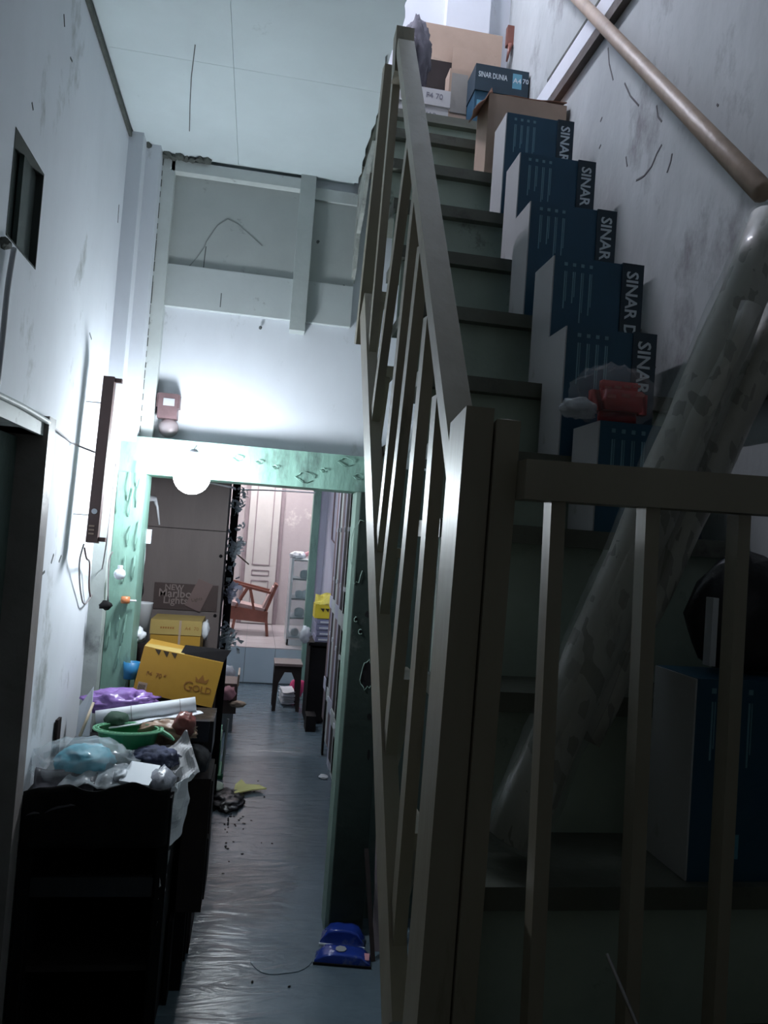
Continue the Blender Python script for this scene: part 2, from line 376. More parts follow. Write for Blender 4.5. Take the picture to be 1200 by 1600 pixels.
# blistered paint on the frame: raised curling flakes
bm = B()
for (px, py, r) in [(372, 716, .02), (476, 746, .035), (405, 722, .013), (540, 722, .03), (560, 745, .02), (430, 730, .012), (505, 735, .012)]:
    c = at(px, py, 'Y', 3.428); n = 12
    tube(bm, [c+Vector((cos(2*pi*k/n)*r*(1+.3*sin(k*2.3)), -.004-.003*sin(k), sin(2*pi*k/n)*r*.7)) for k in range(n)], .0022, 5)
for k in range(14):
    z = 1.05+random.random()*.95; x = -.60+random.random()*.11
    p = Vector((x, 3.416, z)); tube(bm, [p, p+Vector((.006, -.012, .03+.04*random.random())), p+Vector((.012*random.random(), -.004, .08+.05*random.random()))], .003, 5)
S('paint_flakes', bm, green, dj, kind='stuff')
bm = B()
for (px, py, w, h) in [(573, 1055, .05, .12), (556, 968, .012, .02), (563, 987, .016, .02), (574, 960, .02, .03), (577, 1120, .02, .03), (576, 1180, .012, .05)]:
    c = at(px, py, 'Y', 3.416); out = []
    for k in range(14):
        a = 2*pi*k/14; rr = 1+.35*noise.noise(Vector((cos(a)*2, sin(a)*2, px))); out.append((c.x+cos(a)*w*.5*rr, c.z+sin(a)*h*.5*rr))
    prism(bm, out, 'Y', 3.4185, 3.4205)
S('bare_patch', bm, black, dj, kind='stuff')
bm = B()
for (px, py, w, h) in [(573, 1055, .052, .125), (556, 968, .014, .022), (563, 987, .018, .022), (560, 860, .07, .28)]:
    c = at(px, py, 'Y', 3.416); n = 18; pts = []
    for k in range(n):
        a = pi*.35+2*pi*k/n*.75; rr = 1+.35*noise.noise(Vector((cos(a)*2, sin(a)*2, px))); pts.append((c.x+cos(a)*w*.5*rr, 3.417-.003*sin(k*1.7), c.z+sin(a)*h*.5*rr))
    tube(bm, pts, .0018, 5)
S('flake_rim', bm, greenw, dj, kind='stuff')
# stair-side wall, upper walls
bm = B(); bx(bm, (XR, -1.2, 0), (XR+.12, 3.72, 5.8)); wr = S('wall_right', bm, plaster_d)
def strip2(pts, wd):
    bm = B()
    for p, q in zip(pts, pts[1:]): bar(bm, at(*p, 'X', XR-.0006), at(*q, 'X', XR-.0006), wd, .0012, side=(0, 1, 0))
    S('crack', bm, mat('crack_brown', (.13, .125, .13), .9), wr, kind='stuff')
for L_ in ([(994, 282), (1006, 275), (1018, 260), (1026, 240), (1034, 226)], [(1042, 270), (1048, 252), (1050, 240)], [(950, 75), (952, 100), (958, 125)], [(1026, 165), (1028, 182), (1034, 190)], [(976, 130), (985, 150), (998, 165)], [(978, 245), (980, 260)], [(1018, 560), (1024, 575)], [(938, 190), (941, 183)], [(936, 232), (939, 226)], [(1120, 163), (1122, 165)]): strip2(L_, .005)
bm = B(); bx(bm, (-2.2, 3.36, 3.46), (XR+.01, 3.46, 5.8)); S('wall_upper_back', bm, plaster)
bm = B(); bx(bm, (.66, 3.30, 3.46), (.86, 3.37, 5.8)); S('trim_6', bm, plaster)
bm = B(); bx(bm, (-2.3, -1.2, 3.46), (-2.2, 3.46, 5.8)); S('wall_upper_left', bm, plaster)
S('ceiling_upper', bx(B(), (-2.3, -1.2, 5.8), (XR+.12, 3.46, 5.9)), board)
S('floor_upper', bx(B(), (-2.3, -1.2, 3.46), (.30, 3.36, 3.475)), tread)
# side of the stair opening under the landing, with torn plaster
bm = B(); prism(bm, [(3.1, 3.40), (3.56, 3.40), (3.56, 2.95), (3.50, 3.0), (3.46, 3.15), (3.35, 3.2), (3.25, 3.33)], 'X', .345, .362); S('trim_7', bm, mat('torn_plaster', (.38, .40, .37), .85, .3, 14, .8, 30, dirt=(.12, .13, .11), dirt_amt=.3, dscale=12))
# corridor beyond the doorway
S('wall_corridor_left', bx(B(), (-.86, 3.66, 0), (-.76, 9.1, 2.7)), plaster)
S('wall_corridor_right', bx(B(), (.80, 3.66, 0), (.9, 9.6, 2.7)), lav)
S('ceiling_corridor', bx(B(), (-.86, 3.66, 2.7), (.9, 9.1, 2.78)), board)
# raised tiled floor of the far room
pf = S('floor_raised', bx(B(), (-1.7, 9.12, 0), (1.9, 11.6, .405)), grout)
for i in range(10):
    for j in range(2):
        x = -1.66+i*.345-.08; z = .02+j*.195
        S('tile', bx(B(), (x, 9.105, z-.012), (x+.340, 9.122, z+(.185 if j == 0 else .19))), tilem, pf)
for i in range(10):
    for j in range(7):
        x = -1.66+i*.345-.08; y = 9.11+j*.345
        S('tile', bx(B(), (x, y, .403), (x+.341, y+.341, .415)), tilef, pf)
S('wall_far', bx(B(), (-1.7, 11.45, .40), (1.9, 11.6, 3.2)), farm)
S('wall_far_left', bx(B(), (-1.8, 9.1, 0), (-1.7, 11.6, 3.2)), plaster)
S('wall_far_right', bx(B(), (1.45, 9.1, .0), (1.55, 11.6, 3.2)), lav)
S('ceiling_far', bx(B(), (-1.8, 9.1, 3.2), (1.9, 11.6, 3.3)), board)
S('trim_8', bx(B(), (-1.8, 9.1, 2.35), (1.9, 9.2, 3.2)), plaster)
# far cream double door
cx0 = at(386, 850, 'Y', 11.4).x; cx1 = at(434, 850, 'Y', 11.4).x; cxm = at(470, 850, 'Y', 11.4).x
d2 = S('door_3', bx(B(), (cx0-.06, 11.42, .415), (cx1+.06, 11.449, 2.75)), mauve)
bm = B(); bx(bm, (cx0, 11.38, .43), (cx1, 11.42, 2.70)); S('door_leaf', bm, cream, d2, bevel=.004)
for za, zb in ((.55, 1.05), (1.13, 1.2), (1.28, 2.6)):
    bm = B(); w = .012
    for a, b_ in (((cx0+.1, za), (cx1-.1, za)), ((cx0+.1, zb), (cx1-.1, zb)), ((cx0+.1, za), (cx0+.1, zb)), ((cx1-.1, za), (cx1-.1, zb))):
        bar(bm, (a[0], 11.376, a[1]), (b_[0], 11.376, b_[1]), .014, .014, side=(0, 1, 0))
    S('panel_moulding', bm, mauve, d2)
# ================================================================= STAIRCASE
NOS = [(-5, .92, 1.04), (-4, 1.09, 1.264), (-3, 1.27, 1.51), (-2, 1.40, 1.80), (-1, 1.55, 1.96)]
NOS += [(i, y, 2.144+.22*i) for i, y in zip(range(0, 7), (1.705, 1.90, 2.105, 2.30, 2.49, 2.70, 2.955))]
st = thing('staircase', (.63, .92, 0), 'steep green-painted wooden staircase climbing between the slatted railing and the right wall', 'staircase')
for k, (i, y, z) in enumerate(NOS):
    yn = NOS[k+1][1] if k+1 < len(NOS) else 3.36
    link('tread', bx(B(), (.335, y-.008, z-.034), (XR-.003, yn+.034, z)), tread, st, bevel=.003)
    zl = NOS[k-1][2] if k else .80
    bm = bx(B(), (.345, y+.022, zl+.0005), (XR-.006, y+.036, z-.034)); link('riser', bm, riserm, st)
link('riser', bx(B(), (.345, .95, .80), (XR-.006, .962, .86)), riserm, st)
lo = at(569, 750, 'X', .27)
p0 = Vector((.27, 1.283, .944)); p1 = Vector((.27, 2.40, 2.452))
# lower stringer board: left face 55 mm, top face toward the stairs
d = (p1-p0).normalized(); nrm = Vector((0, -d.z, d.y))
bm = B(); a = [Vector((.27, p0.y, p0.z)), Vector((.27, p1.y, p1.z))]
w = .030; up = nrm*.095
hexa(bm, [a[0], a[0]+Vector((w, 0, 0)), a[0]+Vector((w, 0, 0))+up, a[0]+up, a[1], a[1]+Vector((w, 0, 0)), a[1]+Vector((w, 0, 0))+up, a[1]+up])
link('stringer', bm, khaki, st, bevel=.002)
# tread end cleats seen between the slats
for (px, py, w_, h_) in [(597, 705, .05, .02), (590, 585, .05, .03), (598, 862, .06, .022), (617, 1062, .07, .03), (626, 1290, .07, .03), (583, 470, .05, .03)]:
    c = at(px, py, 'X', .305)
    bm = B(); bx(bm, (.302, c.y-w_*1.1, c.z-h_/2), (.345, c.y+w_*1.1, c.z+h_/2)); link('tread_cleat', bm, khaki, st)
    bm = B(); prism(bm, [(c.y-w_*.9, c.z-h_/2), (c.y+w_*.9, c.z-h_/2), (c.y+w_*.9, c.z-h_/2-.20)], 'X', .312, .335); link('bracket', bm, khaki, st)
# raked railing
rl = thing('stair_railing', (.29, 1.1, 1.04), 'raked cream-painted stair railing with tall slats and a pair of thick newel posts', 'railing')
q0 = Vector((.272, 1.085, 1.815)); q1 = Vector((.272, 2.03, 3.085)); d = (q1-q0).normalized(); nrm = Vector((0, -d.z, d.y))
def plank(bm, a, b_, w, up): return hexa(bm, [a, a+Vector((w, 0, 0)), a+Vector((w, 0, 0))+up, a+up, b_, b_+Vector((w, 0, 0)), b_+Vector((w, 0, 0))+up, b_+up])
link('handrail', plank(B(), q0, q1, .045, nrm*.034), khaki, rl, bevel=.003)
BAL = {'P2': ((615, 112), (592, 370), .030), 'P3': ((634, 245), (592, 565), .028), 'P4': ((645, 325), (596, 790), .027), 'P5': ((653, 415), (606, 835), .026), 'P6': ((664, 528), (612, 1067), .026), 'P7': ((679, 655), (630, 1270), .024)}
for n, (t, b_, w) in BAL.items():
    T = at(*t, 'X', .276); Bt = at(*b_, 'X', .276)
    zb = p0.z+(Bt.y-p0.y)*(p1-p0).z/(p1-p0).y; dy = (T.y-Bt.y)/(T.z-Bt.z)
    yb = Bt.y; 
    for _ in range(4): zb = p0.z+(yb-p0.y)*(p1.z-p0.z)/(p1.y-p0.y)+.16; yb = Bt.y+(zb-Bt.z)*dy
    zt_ = T.z+.042; yt = T.y+.042*dy
    bm = B(); bar(bm, (.276+.011, yb+.016, zb-.02), (.276+.011, yt+.016, zt_), .022, .036, side=(1, 0, 0)); link('baluster', bm, khaki, rl, bevel=.002)
T = at(602, 92, 'X', .27); Bt = at(556, 535, 'X', .27)
bm = B(); bar(bm, (.288, Bt.y+.02, Bt.z), (.288, T.y+.02, T.z-.01), .036, .05); link('end_post', bm, khaki, rl, bevel=.003)
T = at(617, 60, 'X', .275); bm = B(); bar(bm, (.295, 2.04, 3.02), (.295, 2.06, 3.16), .05, .05); link('end_post', bm, khaki, rl, bevel=.003)
# newel: two posts side by side
def newel(pts, ztop, zbot, yf0, yf1, dep, name='newel_post'):
    (xa, xb), (xc, xd) = pts; bm = B()
    hexa(bm, [(xc, yf1, zbot), (xd, yf1, zbot), (xd, yf1+dep, zbot), (xc, yf1+dep, zbot), (xa, yf0, ztop), (xb, yf0, ztop), (xb, yf0+dep, ztop+.012), (xa, yf0+dep, ztop-.012)])
    return link(name, bm, khaki, rl, bevel=.004)
newel(((.271, .3115), (.271, .318)), 1.945, .95, 1.02, 1.06, .085)
newel(((.3145, .349), (.321, .352)), 1.930, .95, 1.015, 1.055, .06)
# front railing (level) in front of the steps
fr = thing('front_railing', (.66, 1.0, .95), 'level front railing of khaki bars running from the newel posts to the right edge', 'railing')
def onY(px, py, Y): p = at(px, py, 'Y', Y); return p
a = onY(815, 716, .985); b_ = onY(1200, 741, .985); c = onY(815, 779, .985); e = onY(1200, 794, .985)
dz = (b_.z-a.z)/(b_.x-a.x)
bm = B(); xe = XR-.002
hexa(bm, [(.350, .985, c.z), (xe, .985, c.z+.012), (xe, 1.035, c.z+.012), (.350, 1.035, c.z), (.350, .985, a.z), (xe, .985, a.z+.012), (xe, 1.035, a.z+.012), (.350, 1.035, a.z)])
link('top_rail', bm, khaki, fr, bevel=.003)
for (t, bt, w) in (((873, 780), (840, 1500), .021), ((1020, 800), (991, 1500), .021), ((1164, 800), (1126, 1550), .019)):
    T = onY(*t, .995); Q = onY(*bt, .995); dx = (T.x-Q.x)/(T.z-Q.z); zb = .95
    bm = B(); bar(bm, (Q.x+(zb-Q.z)*dx, 1.008, zb), (T.x+(c.z-T.z+.004)*dx, 1.008, c.z+.004), w, .028); link('baluster', bm, khaki, fr, bevel=.002)
bx_ = bx(B(), (.352, .99, .90), (XR-.002, 1.03, .95)); link('bottom_rail', bx_, khaki, fr, bevel=.003)
# wall handrail: round wooden pole
pa = at(905, 0, 'X', .92); pb = at(1192, 300, 'X', .92); dd = (pa-pb).normalized()
ph = thing('wall_handrail', pb, 'round bare-wood pole slanting up the right wall above the paper cartons', 'handrail')
link('pole', tube(B(), [pb-dd*.01, pb, pb+dd*.4, pb+dd*.9, pa+dd*.5], [.014, .022, .021, .020, .019], 14), wood, ph, smooth=True)
bm = B(); c = pb+dd*.9; tube(bm, [c, c+Vector((.03, 0, -.01)), Vector((XR, c.y, c.z-.01))], .006, 6); link('bracket', bm, metalm, ph)
# horizontal ledge beam on the right wall at upper-floor level, and a lower one
a = at(865, 168, 'X', .95); 
S('trim_9', bx(B(), (.945, .8, 3.402), (XR+.005, 2.66, 3.44)), mat('ledge_dark', (.10, .085, .075), .7, .3, 9, .4, 30), bevel=.003)
S('trim_10', bx(B(), (.952, .8, 3.455), (XR+.005, 2.95, 3.53)), plaster, bevel=.003)
S('trim_11', bx(B(), (.958, .8, 3.545), (XR+.005, 2.75, 3.556)), soot)
S('trim_12', bx(B(), (.935, .6, 2.085), (XR+.005, 1.62, 2.115)), mat('ledge_dark2', (.09, .085, .075), .7, .3, 9, .4, 30), bevel=.003)
# ================================================================= CARTONS ON THE STAIRS
SLAB = [
 (6, 'A', (792, 175), (768, 330), (898, 178), 2.31, 2.804, 'SINAR', 'brightest blue paper carton, topmost of the upright row, just under the orange open box'),
 (5, 'B', (813, 237), (788, 402), (932, 240), 2.11, 2.584, 'SINAR D', 'blue paper carton second from the top of the upright row, lid with worn corner'),
 (4, 'C', (829, 313), (815, 485), (965, 313), 1.905, 2.364, 'SINAR DU', 'dark blue upright paper carton third from the top of the row on the stairs'),
 (3, 'D', (866, 398), (850, 590), (1007, 400), 1.71, 2.144, 'SINAR DUNI', 'dark navy upright paper carton fourth from the top, its lettering longest'),
 (2, 'E', (885, 508), (868, 715), (1027, 508), 1.56, 1.96, 'SINAR', 'dark upright paper carton fifth from the top, behind the red packet in plastic'),
]
def carton(loc, w, d, h, label, group, lettering, tsize, lidw=.048, bottom=None, lines=True, rz=0.0):
    t = thing('paper_carton', loc, label, 'carton', group, rot=(0, 0, rz))
    link('carton_body', bx(B(), (.003, 0, 0), (w-.02, d, h)), tealm, t, local=True, bevel=.003)
    link('end_panel', bx(B(), (0, .001, .001), (.004, d-.001, h-.001)), whitec, t, local=True)
    lid = link('carton_lid', bx(B(), (w-lidw, -.003, -.0), (w, d+.003, h+.003)), lidm, t, local=True, bevel=.003)
    if lettering:
        text('lettering', lettering, tsize, inkp, t, FM((w-lidw*.78, -.0034, h-.016), (0, 0, -1), (1, 0, 0)), bold=.02)
    if lines:
        bm = B()
        for k in range(4):
            x = .028+k*.021; ln = (.09, .075, .12, .10)[k]
            bx(bm, (x, -.0008, h-.035-ln), (x+.003, .0005, h-.035)); bx(bm, (x+.005, -.0008, h-.035-ln*.8), (x+.007, .0005, h-.035))
            bx(bm, (x-.001, -.0008, h-.022), (x+.007, .0005, h-.014))
        link('printed_lines', bm, inkd, t, local=True, kind='stuff')
    return t
for k, (n, nm, tl, bl, tr, Y, z, s, lab) in enumerate(SLAB):
    P = at(*tl, 'Y', Y); Q = at(*tr, 'Y', Y); w = Q.x-P.x; h = P.z-z
    carton((P.x, Y, z), w, .125, h, lab, 'paper cartons standing on the stair treads', s, .042, lidw=.055)
P = at(940, 655, 'Y', 1.40)
carton((P.x, 1.41, 1.80), .23, .125, P.z-1.80, 'low dark carton under the red packet, seen above and below the level rail', 'paper cartons standing on the stair treads', None, .05)
P = at(1094, 1062, 'Y', 1.09)
t = carton((P.x, 1.10, 1.264), .255, .125, P.z-1.264, 'lowest dark blue carton with broad pale end, behind the front railing bars', 'paper cartons standing on the stair treads', None, .05)
bm = bx(B(), (.052, -.001, .035), (.086, .0005, .072)); link('printed_block', bm, inkb, t, local=True)
text('lettering', 'A4', .026, lidm, t, FM((.060, -.0014, .068), (0, 0, -1), (1, 0, 0)), bold=.02)
text('lettering', '70', .026, inkp, t, FM((.060, -.0014, .031), (0, 0, -1), (1, 0, 0)), bold=.01)
# glossy black bundle on the lowest carton
zt0 = P.z+.004
bb = thing('plastic_bundle', (.84, 1.17, zt0), 'black plastic-wrapped bundle on top of the lowest carton by the right edge', 'bundle')
bm = B(); blob(bm, (.83, 1.19, zt0+.09), (.10, .05, .10), 3, .12, 2.2, 3, flat=zt0); link('wrapping', bm, blackp, bb, smooth=True)
bm = B(); bx(bm, (.735, 1.14, zt0+.01), (.745, 1.16, zt0+.12)); link('paper_edge', bm, paper, bb)
# red packet in clear bag on the low carton
P0 = at(940, 656, 'Y', 1.40); zt1 = P0.z+.0045
rp = thing('red_packet', ((P0.x+.06), 1.45, zt1), 'red printed packet inside a knotted clear plastic bag', 'packet')
bm = B(); a = at(933, 598, 'Y', 1.42); b_ = at(1034, 592, 'Y', 1.42)
bx(bm, (P0.x-.005, 1.42, zt1), (P0.x+.115, 1.48, zt1+.085)); bmesh.ops.bevel(bm, geom=bm.edges[:], offset=.022, segments=4, affect='EDGES'); link('packet', bm, redpl, rp, smooth=True)
bm = B()
for k in range(3): bx(bm, (P0.x+.018+.03*k, 1.418, zt1+.045+.004*k), (P0.x+.036+.03*k, 1.4195, zt1+.052+.004*k))
for k in range(4): bx(bm, (P0.x+.012+.02*k, 1.418, zt1+.062+.003*k), (P0.x+.026+.02*k, 1.4195, zt1+.067+.003*k))
link('print_marks', bm, mat('packet_print', (.5, .12, .10), .5), rp, kind='stuff')
bm = B(); blob(bm, (P0.x+.045, 1.45, zt1+.053), (.085, .05, .062), 5, .14, 2.4, 4, flat=zt1); link('plastic_bag', bm, mat('thin_film', (.7, .72, .74), .12, .1, 8, 1.0, 14, alpha=.14), rp, smooth=True)
bm = B(); blob(bm, (P0.x-.035, 1.43, zt1+.018), (.032, .022, .020), 6, .3, 2.4, 3, flat=zt1); link('bag_tail', bm, filmw, rp, smooth=True)
# long wrapped rolls leaning on the wall behind the rail
def roll_nodes():
    nt = paperb.node_tree; N = nt.nodes; L = nt.links; b = N['Principled BSDF']
    tc = N.new('ShaderNodeTexCoord'); mp = N.new('ShaderNodeMapping'); mp.inputs['Rotation'].default_value = (0, radians(-28), 0); mp.inputs['Scale'].default_value = (15, 12, 6.5)
    L.new(tc.outputs['Object'], mp.inputs[0]); v = N.new('ShaderNodeTexVoronoi'); v.distance = 'CHEBYCHEV'; v.inputs['Randomness'].default_value = .55; L.new(mp.outputs[0], v.inputs['Vector'])
    sp = N.new('ShaderNodeSeparateColor'); L.new(v.outputs['Color'], sp.inputs[0])
    r = N.new('ShaderNodeMapRange'); r.inputs[1].default_value = .74; r.inputs[2].default_value = .84; L.new(sp.outputs[0], r.inputs[0])
    mx = N.new('ShaderNodeMix'); mx.data_type = 'RGBA'; src = b.inputs['Base Color'].links[0].from_socket
    L.new(r.outputs[0], mx.inputs[0]); L.new(src, mx.inputs[6]); mx.inputs[7].default_value = (.25, .25, .22, 1); L.new(mx.outputs[2], b.inputs['Base Color'])
roll_nodes()
rr = thing('wrapped_rolls', (.42, 1.14, 1.27), 'long pale rolls bundled in clear plastic leaning diagonally across the lower stairs', 'rolls')
def R2(a, b_, r, n, m, seg=20):
    a, b_ = Vector(a), Vector(b_); L = (b_-a); pts = [a+L*(k/14) for k in range(15)]
    return link(n, tube(B(), pts, [r*(1+.05*sin(k*1.9)) for k in range(15)], seg), m, rr, smooth=True)
A0 = at(800, 1312, 'Y', 1.15); A1 = at(1212, 345, 'Y', 1.16)
B0_ = at(915, 1150, 'Y', 1.18); B1_ = at(1262, 400, 'Y', 1.20)
R2((A0.x, 1.15, 1.275+.03), A1, .040, 'roll', paperb)
R2((B0_.x-.012, 1.175, B0_.z), (B1_.x, 1.19, B1_.z), .034, 'roll', paperb)
Aa = at(858, 1180, 'Y', 1.12); R2((Aa.x, 1.135, Aa.z), tuple(at(1170, 480, 'Y', 1.13)), .020, 'roll', paperb)
bm = B(); L = A1-Vector((A0.x, 1.15, 1.30)); base = Vector((A0.x, 1.15, 1.30))
sd = L.cross(Vector((0, 1, 0))).normalized(); n = 26; rings = []
for i in range(n+1):
    c = base+L*(i/n)-sd*.0; ring = []
    wide = .047+(.030*min(1, max(0, (i/n-.10)/.18)))
    off = 0.0; wide = .050
    for k in range(20):
        a = 2*pi*k/20; q = noise.noise(Vector((i*.5, cos(a)*1.6, sin(a)*1.6)))*.006
        ring.append(bm.verts.new(c+sd*(cos(a)*(wide+q))+sd*off*(1 if True else 0)+Vector((0, 1, 0))*(sin(a)*(.047+q)+.01*(wide-.047)/.03)))
    rings.append(ring)
for a_, b2 in zip(rings, rings[1:]):
    for k in range(20): bm.faces.new((a_[k], a_[(k+1) % 20], b2[(k+1) % 20], b2[k]))
link('clear_wrap', bm, mat('wrap_film', (.5, .53, .5), .1, .1, 8, 1.0, 10, alpha=.20), rr, smooth=True)
# thin rod leaning on the front railing
a = at(948, 1490, 'Y', .975); b_ = at(995, 1600, 'Y', .93); b2 = b_+(b_-a)*1.1
one('metal_rod', tube(B(), [b2, a], .0025, 8), metalm, 'thin pale metal rod leaning against the front railing bars near the bottom', 'rod')
# ================================================================= LANDING CLUTTER (floor z = 3.464)
ZL = 3.464
g = 'white cartons stacked at the stair top'
def wbox(x0, x1, y, z, h, lab, lines):
    t = thing('white_carton', ((x0+x1)/2, y, z), lab, 'carton', None)
    link('carton_body', bx(B(), (x0, y, z), (x1, y+.20, z+h*.62)), whitec, t, bevel=.003)
    link('carton_lid', bx(B(), (x0-.003, y-.004, z+h*.55), (x1+.003, y+.204, z+h)), whitec, t, bevel=.003)
    return t
a = at(645, 125, 'Y', 2.99); b_ = at(704, 150, 'Y', 2.99)
t = thing('white_carton', (.55, 3.0, ZL), 'white carton with a lid printed in grey, on the top stair edge', 'carton')
link('carton_body', bx(B(), (.31, 2.995, ZL), (b_.x-.004, 3.22, ZL+.075)), whitec, t, bevel=.003)
link('carton_lid', bx(B(), (.305, 2.988, ZL+.060), (b_.x, 3.224, ZL+.128)), whitec, t, bevel=.003)
text('lettering', 'F4 70', .032, inkg, t, FM((.535, 2.9874, ZL+.088), (1, 0, 0), (0, 0, 1)), local=False, bold=.01)
text('lettering', 'SINAR', .030, inkg, t, FM((.505, 2.9945, ZL+.012), (1, 0, 0), (0, 0, 1)), local=False, bold=.01)
link('printed_mark', bx(B(), (.345, 2.9865, ZL+.07), (.38, 2.9885, ZL+.11)), ink, t)
t = thing('blue_carton', (.84, 3.0, ZL), 'lidded dark blue paper carton lying on the landing, beside the right wall', 'carton')
xa = at(742, 130, 'Y', 2.99).x; xb = .962
link('carton_body', bx(B(), (xa+.004, 2.995, ZL), (xb-.004, 3.25, ZL+.17)), tealm, t, bevel=.003)
link('carton_lid', bx(B(), (xa, 2.988, ZL+.155), (xb, 3.256, ZL+.265)), lidm, t, bevel=.003)
text('lettering', 'SINAR DUNIA', .032, inkp, t, FM((xa+.012, 2.9874, ZL+.212), (1, 0, 0), (0, 0, 1)), local=False, bold=.01, sx=.62)
link('printed_block', bx(B(), (xa+.158, 2.9872, ZL+.185), (xa+.197, 2.9885, ZL+.248)), inkb, t)
text('lettering', 'A4', .030, inkp, t, FM((xa+.160, 2.9862, ZL+.208), (1, 0, 0), (0, 0, 1)), local=False, bold=.01)
text('lettering', '70', .027, inkp, t, FM((xa+.200, 2.9862, ZL+.212), (1, 0, 0), (0, 0, 1)), local=False, bold=.01)
text('lettering', 'COPY', .024, inkb, t, FM((xa+.012, 2.9938, ZL+.10), (1, 0, 0), (0, 0, 1)), local=False, bold=.01)
bpy.data.objects.remove(bpy.data.objects[[o.name for o in t.children if o.name.startswith('lettering')][-1]])
bm = B(); bx(bm, (xa+.014, 2.9936, ZL+.095), (xa+.07, 2.9952, ZL+.118)); link('printed_label', bm, inkb, t)
# big brown box behind
t = thing('cardboard_box', (.75, 3.25, ZL), 'big plain brown cardboard box standing at the head of the stairs', 'box')
P = at(664, 36, 'Y', 3.27); Q = at(786, 42, 'Y', 3.27); Rz = at(780, 100, 'Y', 3.27).z
bm = B(); bx(bm, (P.x, 3.262, ZL), (Q.x, 3.285, P.z)); link('side_panel', bm, kraft, t, bevel=.002)
bm = B(); hexa(bm, [(P.x+.13, 3.24, ZL), (Q.x-.03, 3.24, ZL), (Q.x-.03, 3.245, ZL), (P.x+.13, 3.245, ZL), (P.x+.13, 3.235, Rz+.02), (Q.x-.02, 3.235, Rz+.01), (Q.x-.02, 3.24, Rz+.01), (P.x+.13, 3.24, Rz+.02)]); link('flap', bm, kraft, t)
link('painted_inner_shadow', bx(B(), (P.x+.005, 3.25, ZL), (P.x+.13, 3.256, P.z-.17)), darkwood, t)  # dark sheet put in for the shade inside the box opening
t = thing('small_box', (.64, 3.23, ZL), 'small grey-brown cardboard box between white carton and blue carton', 'box')
link('box_body', bx(B(), (.655, 3.12, ZL), (.745, 3.20, ZL+.31)), kraft, t, bevel=.003)
link('box_panel', bx(B(), (.665, 3.117, ZL+.12), (.735, 3.1205, ZL+.29)), mat('box_grey_panel', (.28, .27, .25), .6), t)
# grey cloth over the corner
t = thing('grey_coat', (.46, 2.99, ZL+.1), 'grey-purple cloth draped over the post at the stair head', 'cloth')
c0 = at(652, 70, 'Y', 3.0)
bm = B(); blob(bm, (c0.x+.005, 3.06, c0.z-.01), (.058, .04, .14), 9, .22, 1.9, 4, flat=ZL+.128); link('cloth', bm, greycloth, t, smooth=True)
bm = B(); tube(bm, [(c0.x-.05, 3.02, c0.z+.06), (c0.x-.01, 3.01, c0.z+.02), (c0.x-.02, 3.0, c0.z-.06)], [.012, .016, .01], 8); link('sleeve', bm, greycloth, t, smooth=True)
# orange-brown opened carton behind topmost upright carton
t = thing('open_carton', (.79, 2.56, 3.024), 'orange-brown opened carton with torn flaps behind the topmost upright carton', 'carton')
xa = .672
link('carton_body', bx(B(), (xa, 2.515, 3.026), (.955, 2.66, 3.32)), kraft, t, bevel=.003)
bm = B(); sheet(bm, [(xa, 2.52, 3.32), (.955, 2.52, 3.325), (.955, 2.66, 3.385), (xa+.04, 2.68, 3.40)], 6, 6, .006, 9, 1, .003); link('flap', bm, kraftd, t)
bm = B(); sheet(bm, [(xa-.055, 2.46, 3.22), (xa+.01, 2.50, 3.325), (xa+.045, 2.66, 3.40), (xa-.02, 2.66, 3.28)], 6, 6, .006, 9, 2, .003); link('flap', bm, kraftd, t)
bm = B(); sheet(bm, [(.86, 2.52, 3.325), (.955, 2.52, 3.30), (.955, 2.66, 3.34), (.87, 2.66, 3.40)], 6, 6, .005, 9, 4, .003); link('flap', bm, kraft, t)
# brown hook thing on the upper wall corner
c = at(797, 62, 'Y', 3.28)
t = thing('wall_hook', (c.x, 3.285, c.z), 'small reddish-brown bracket hanging on the upper wall beside the big brown box', 'bracket')
bm = B(); bx(bm, (c.x-.016, 3.27, c.z-.03), (c.x+.014, 3.30, c.z+.06)); link('plate', bm, chairw, t, bevel=.006)
bm = B(); tube(bm, [(c.x, 3.27, c.z-.03), (c.x-.008, 3.262, c.z-.07), (c.x-.012, 3.27, c.z-.11)], [.011, .007, .004], 8); link('hook', bm, chairw, t, smooth=True)
# ================================================================= LAMPS
bc = Vector((at(300, 744, 'Y', 3.2).x, 3.2, at(300, 744, 'Y', 3.2).z))
t = thing('light_bulb', bc, 'glowing white globe bulb hanging in front of the green doorway beam', 'lamp')
bm = B(); bmesh.ops.create_uvsphere(bm, u_segments=28, v_segments=18, radius=.074); bmesh.ops.translate(bm, verts=bm.verts, vec=bc)  # globe made oversized to cover the glare around the bulb
link('globe', bm, emit('bulb_glow', (.86, .93, 1.0), BULB_E), t, smooth=True)
bm = B(); lathe(bm, [(.022, .068), (.024, .075), (.022, .098), (.012, .11)], bc, 16); link('socket', bm, foam, t, smooth=True)
bm = B(); tube(bm, [bc+Vector((0, 0, .11)), bc+Vector((.0, .10, .135)), bc+Vector((0, .228, .13))], .003, 6); link('cord', bm, cablew, t)
def tubelamp(name, a, b_, s, lab, col):
    a, b_ = Vector(a), Vector(b_); t = thing(name, (a+b_)/2, lab, 'lamp')
    link('tube', tube(B(), [a, b_], .015, 10), emit(name+'_glow', col, s), t, smooth=True)
    link('batten', bar(B(), a+Vector((0, 0, .035)), b_+Vector((0, 0, .035)), .05, .03, side=(0, 1, 0) if abs((b_-a).x) > .1 else (1, 0, 0)), trimw, t)
tubelamp('far_room_lamp', (-.5, 10.2, 3.13), (.7, 10.2, 3.13), FAR_E*7, 'fluorescent tube on the far room ceiling beyond the cream door', (1, .94, .95))
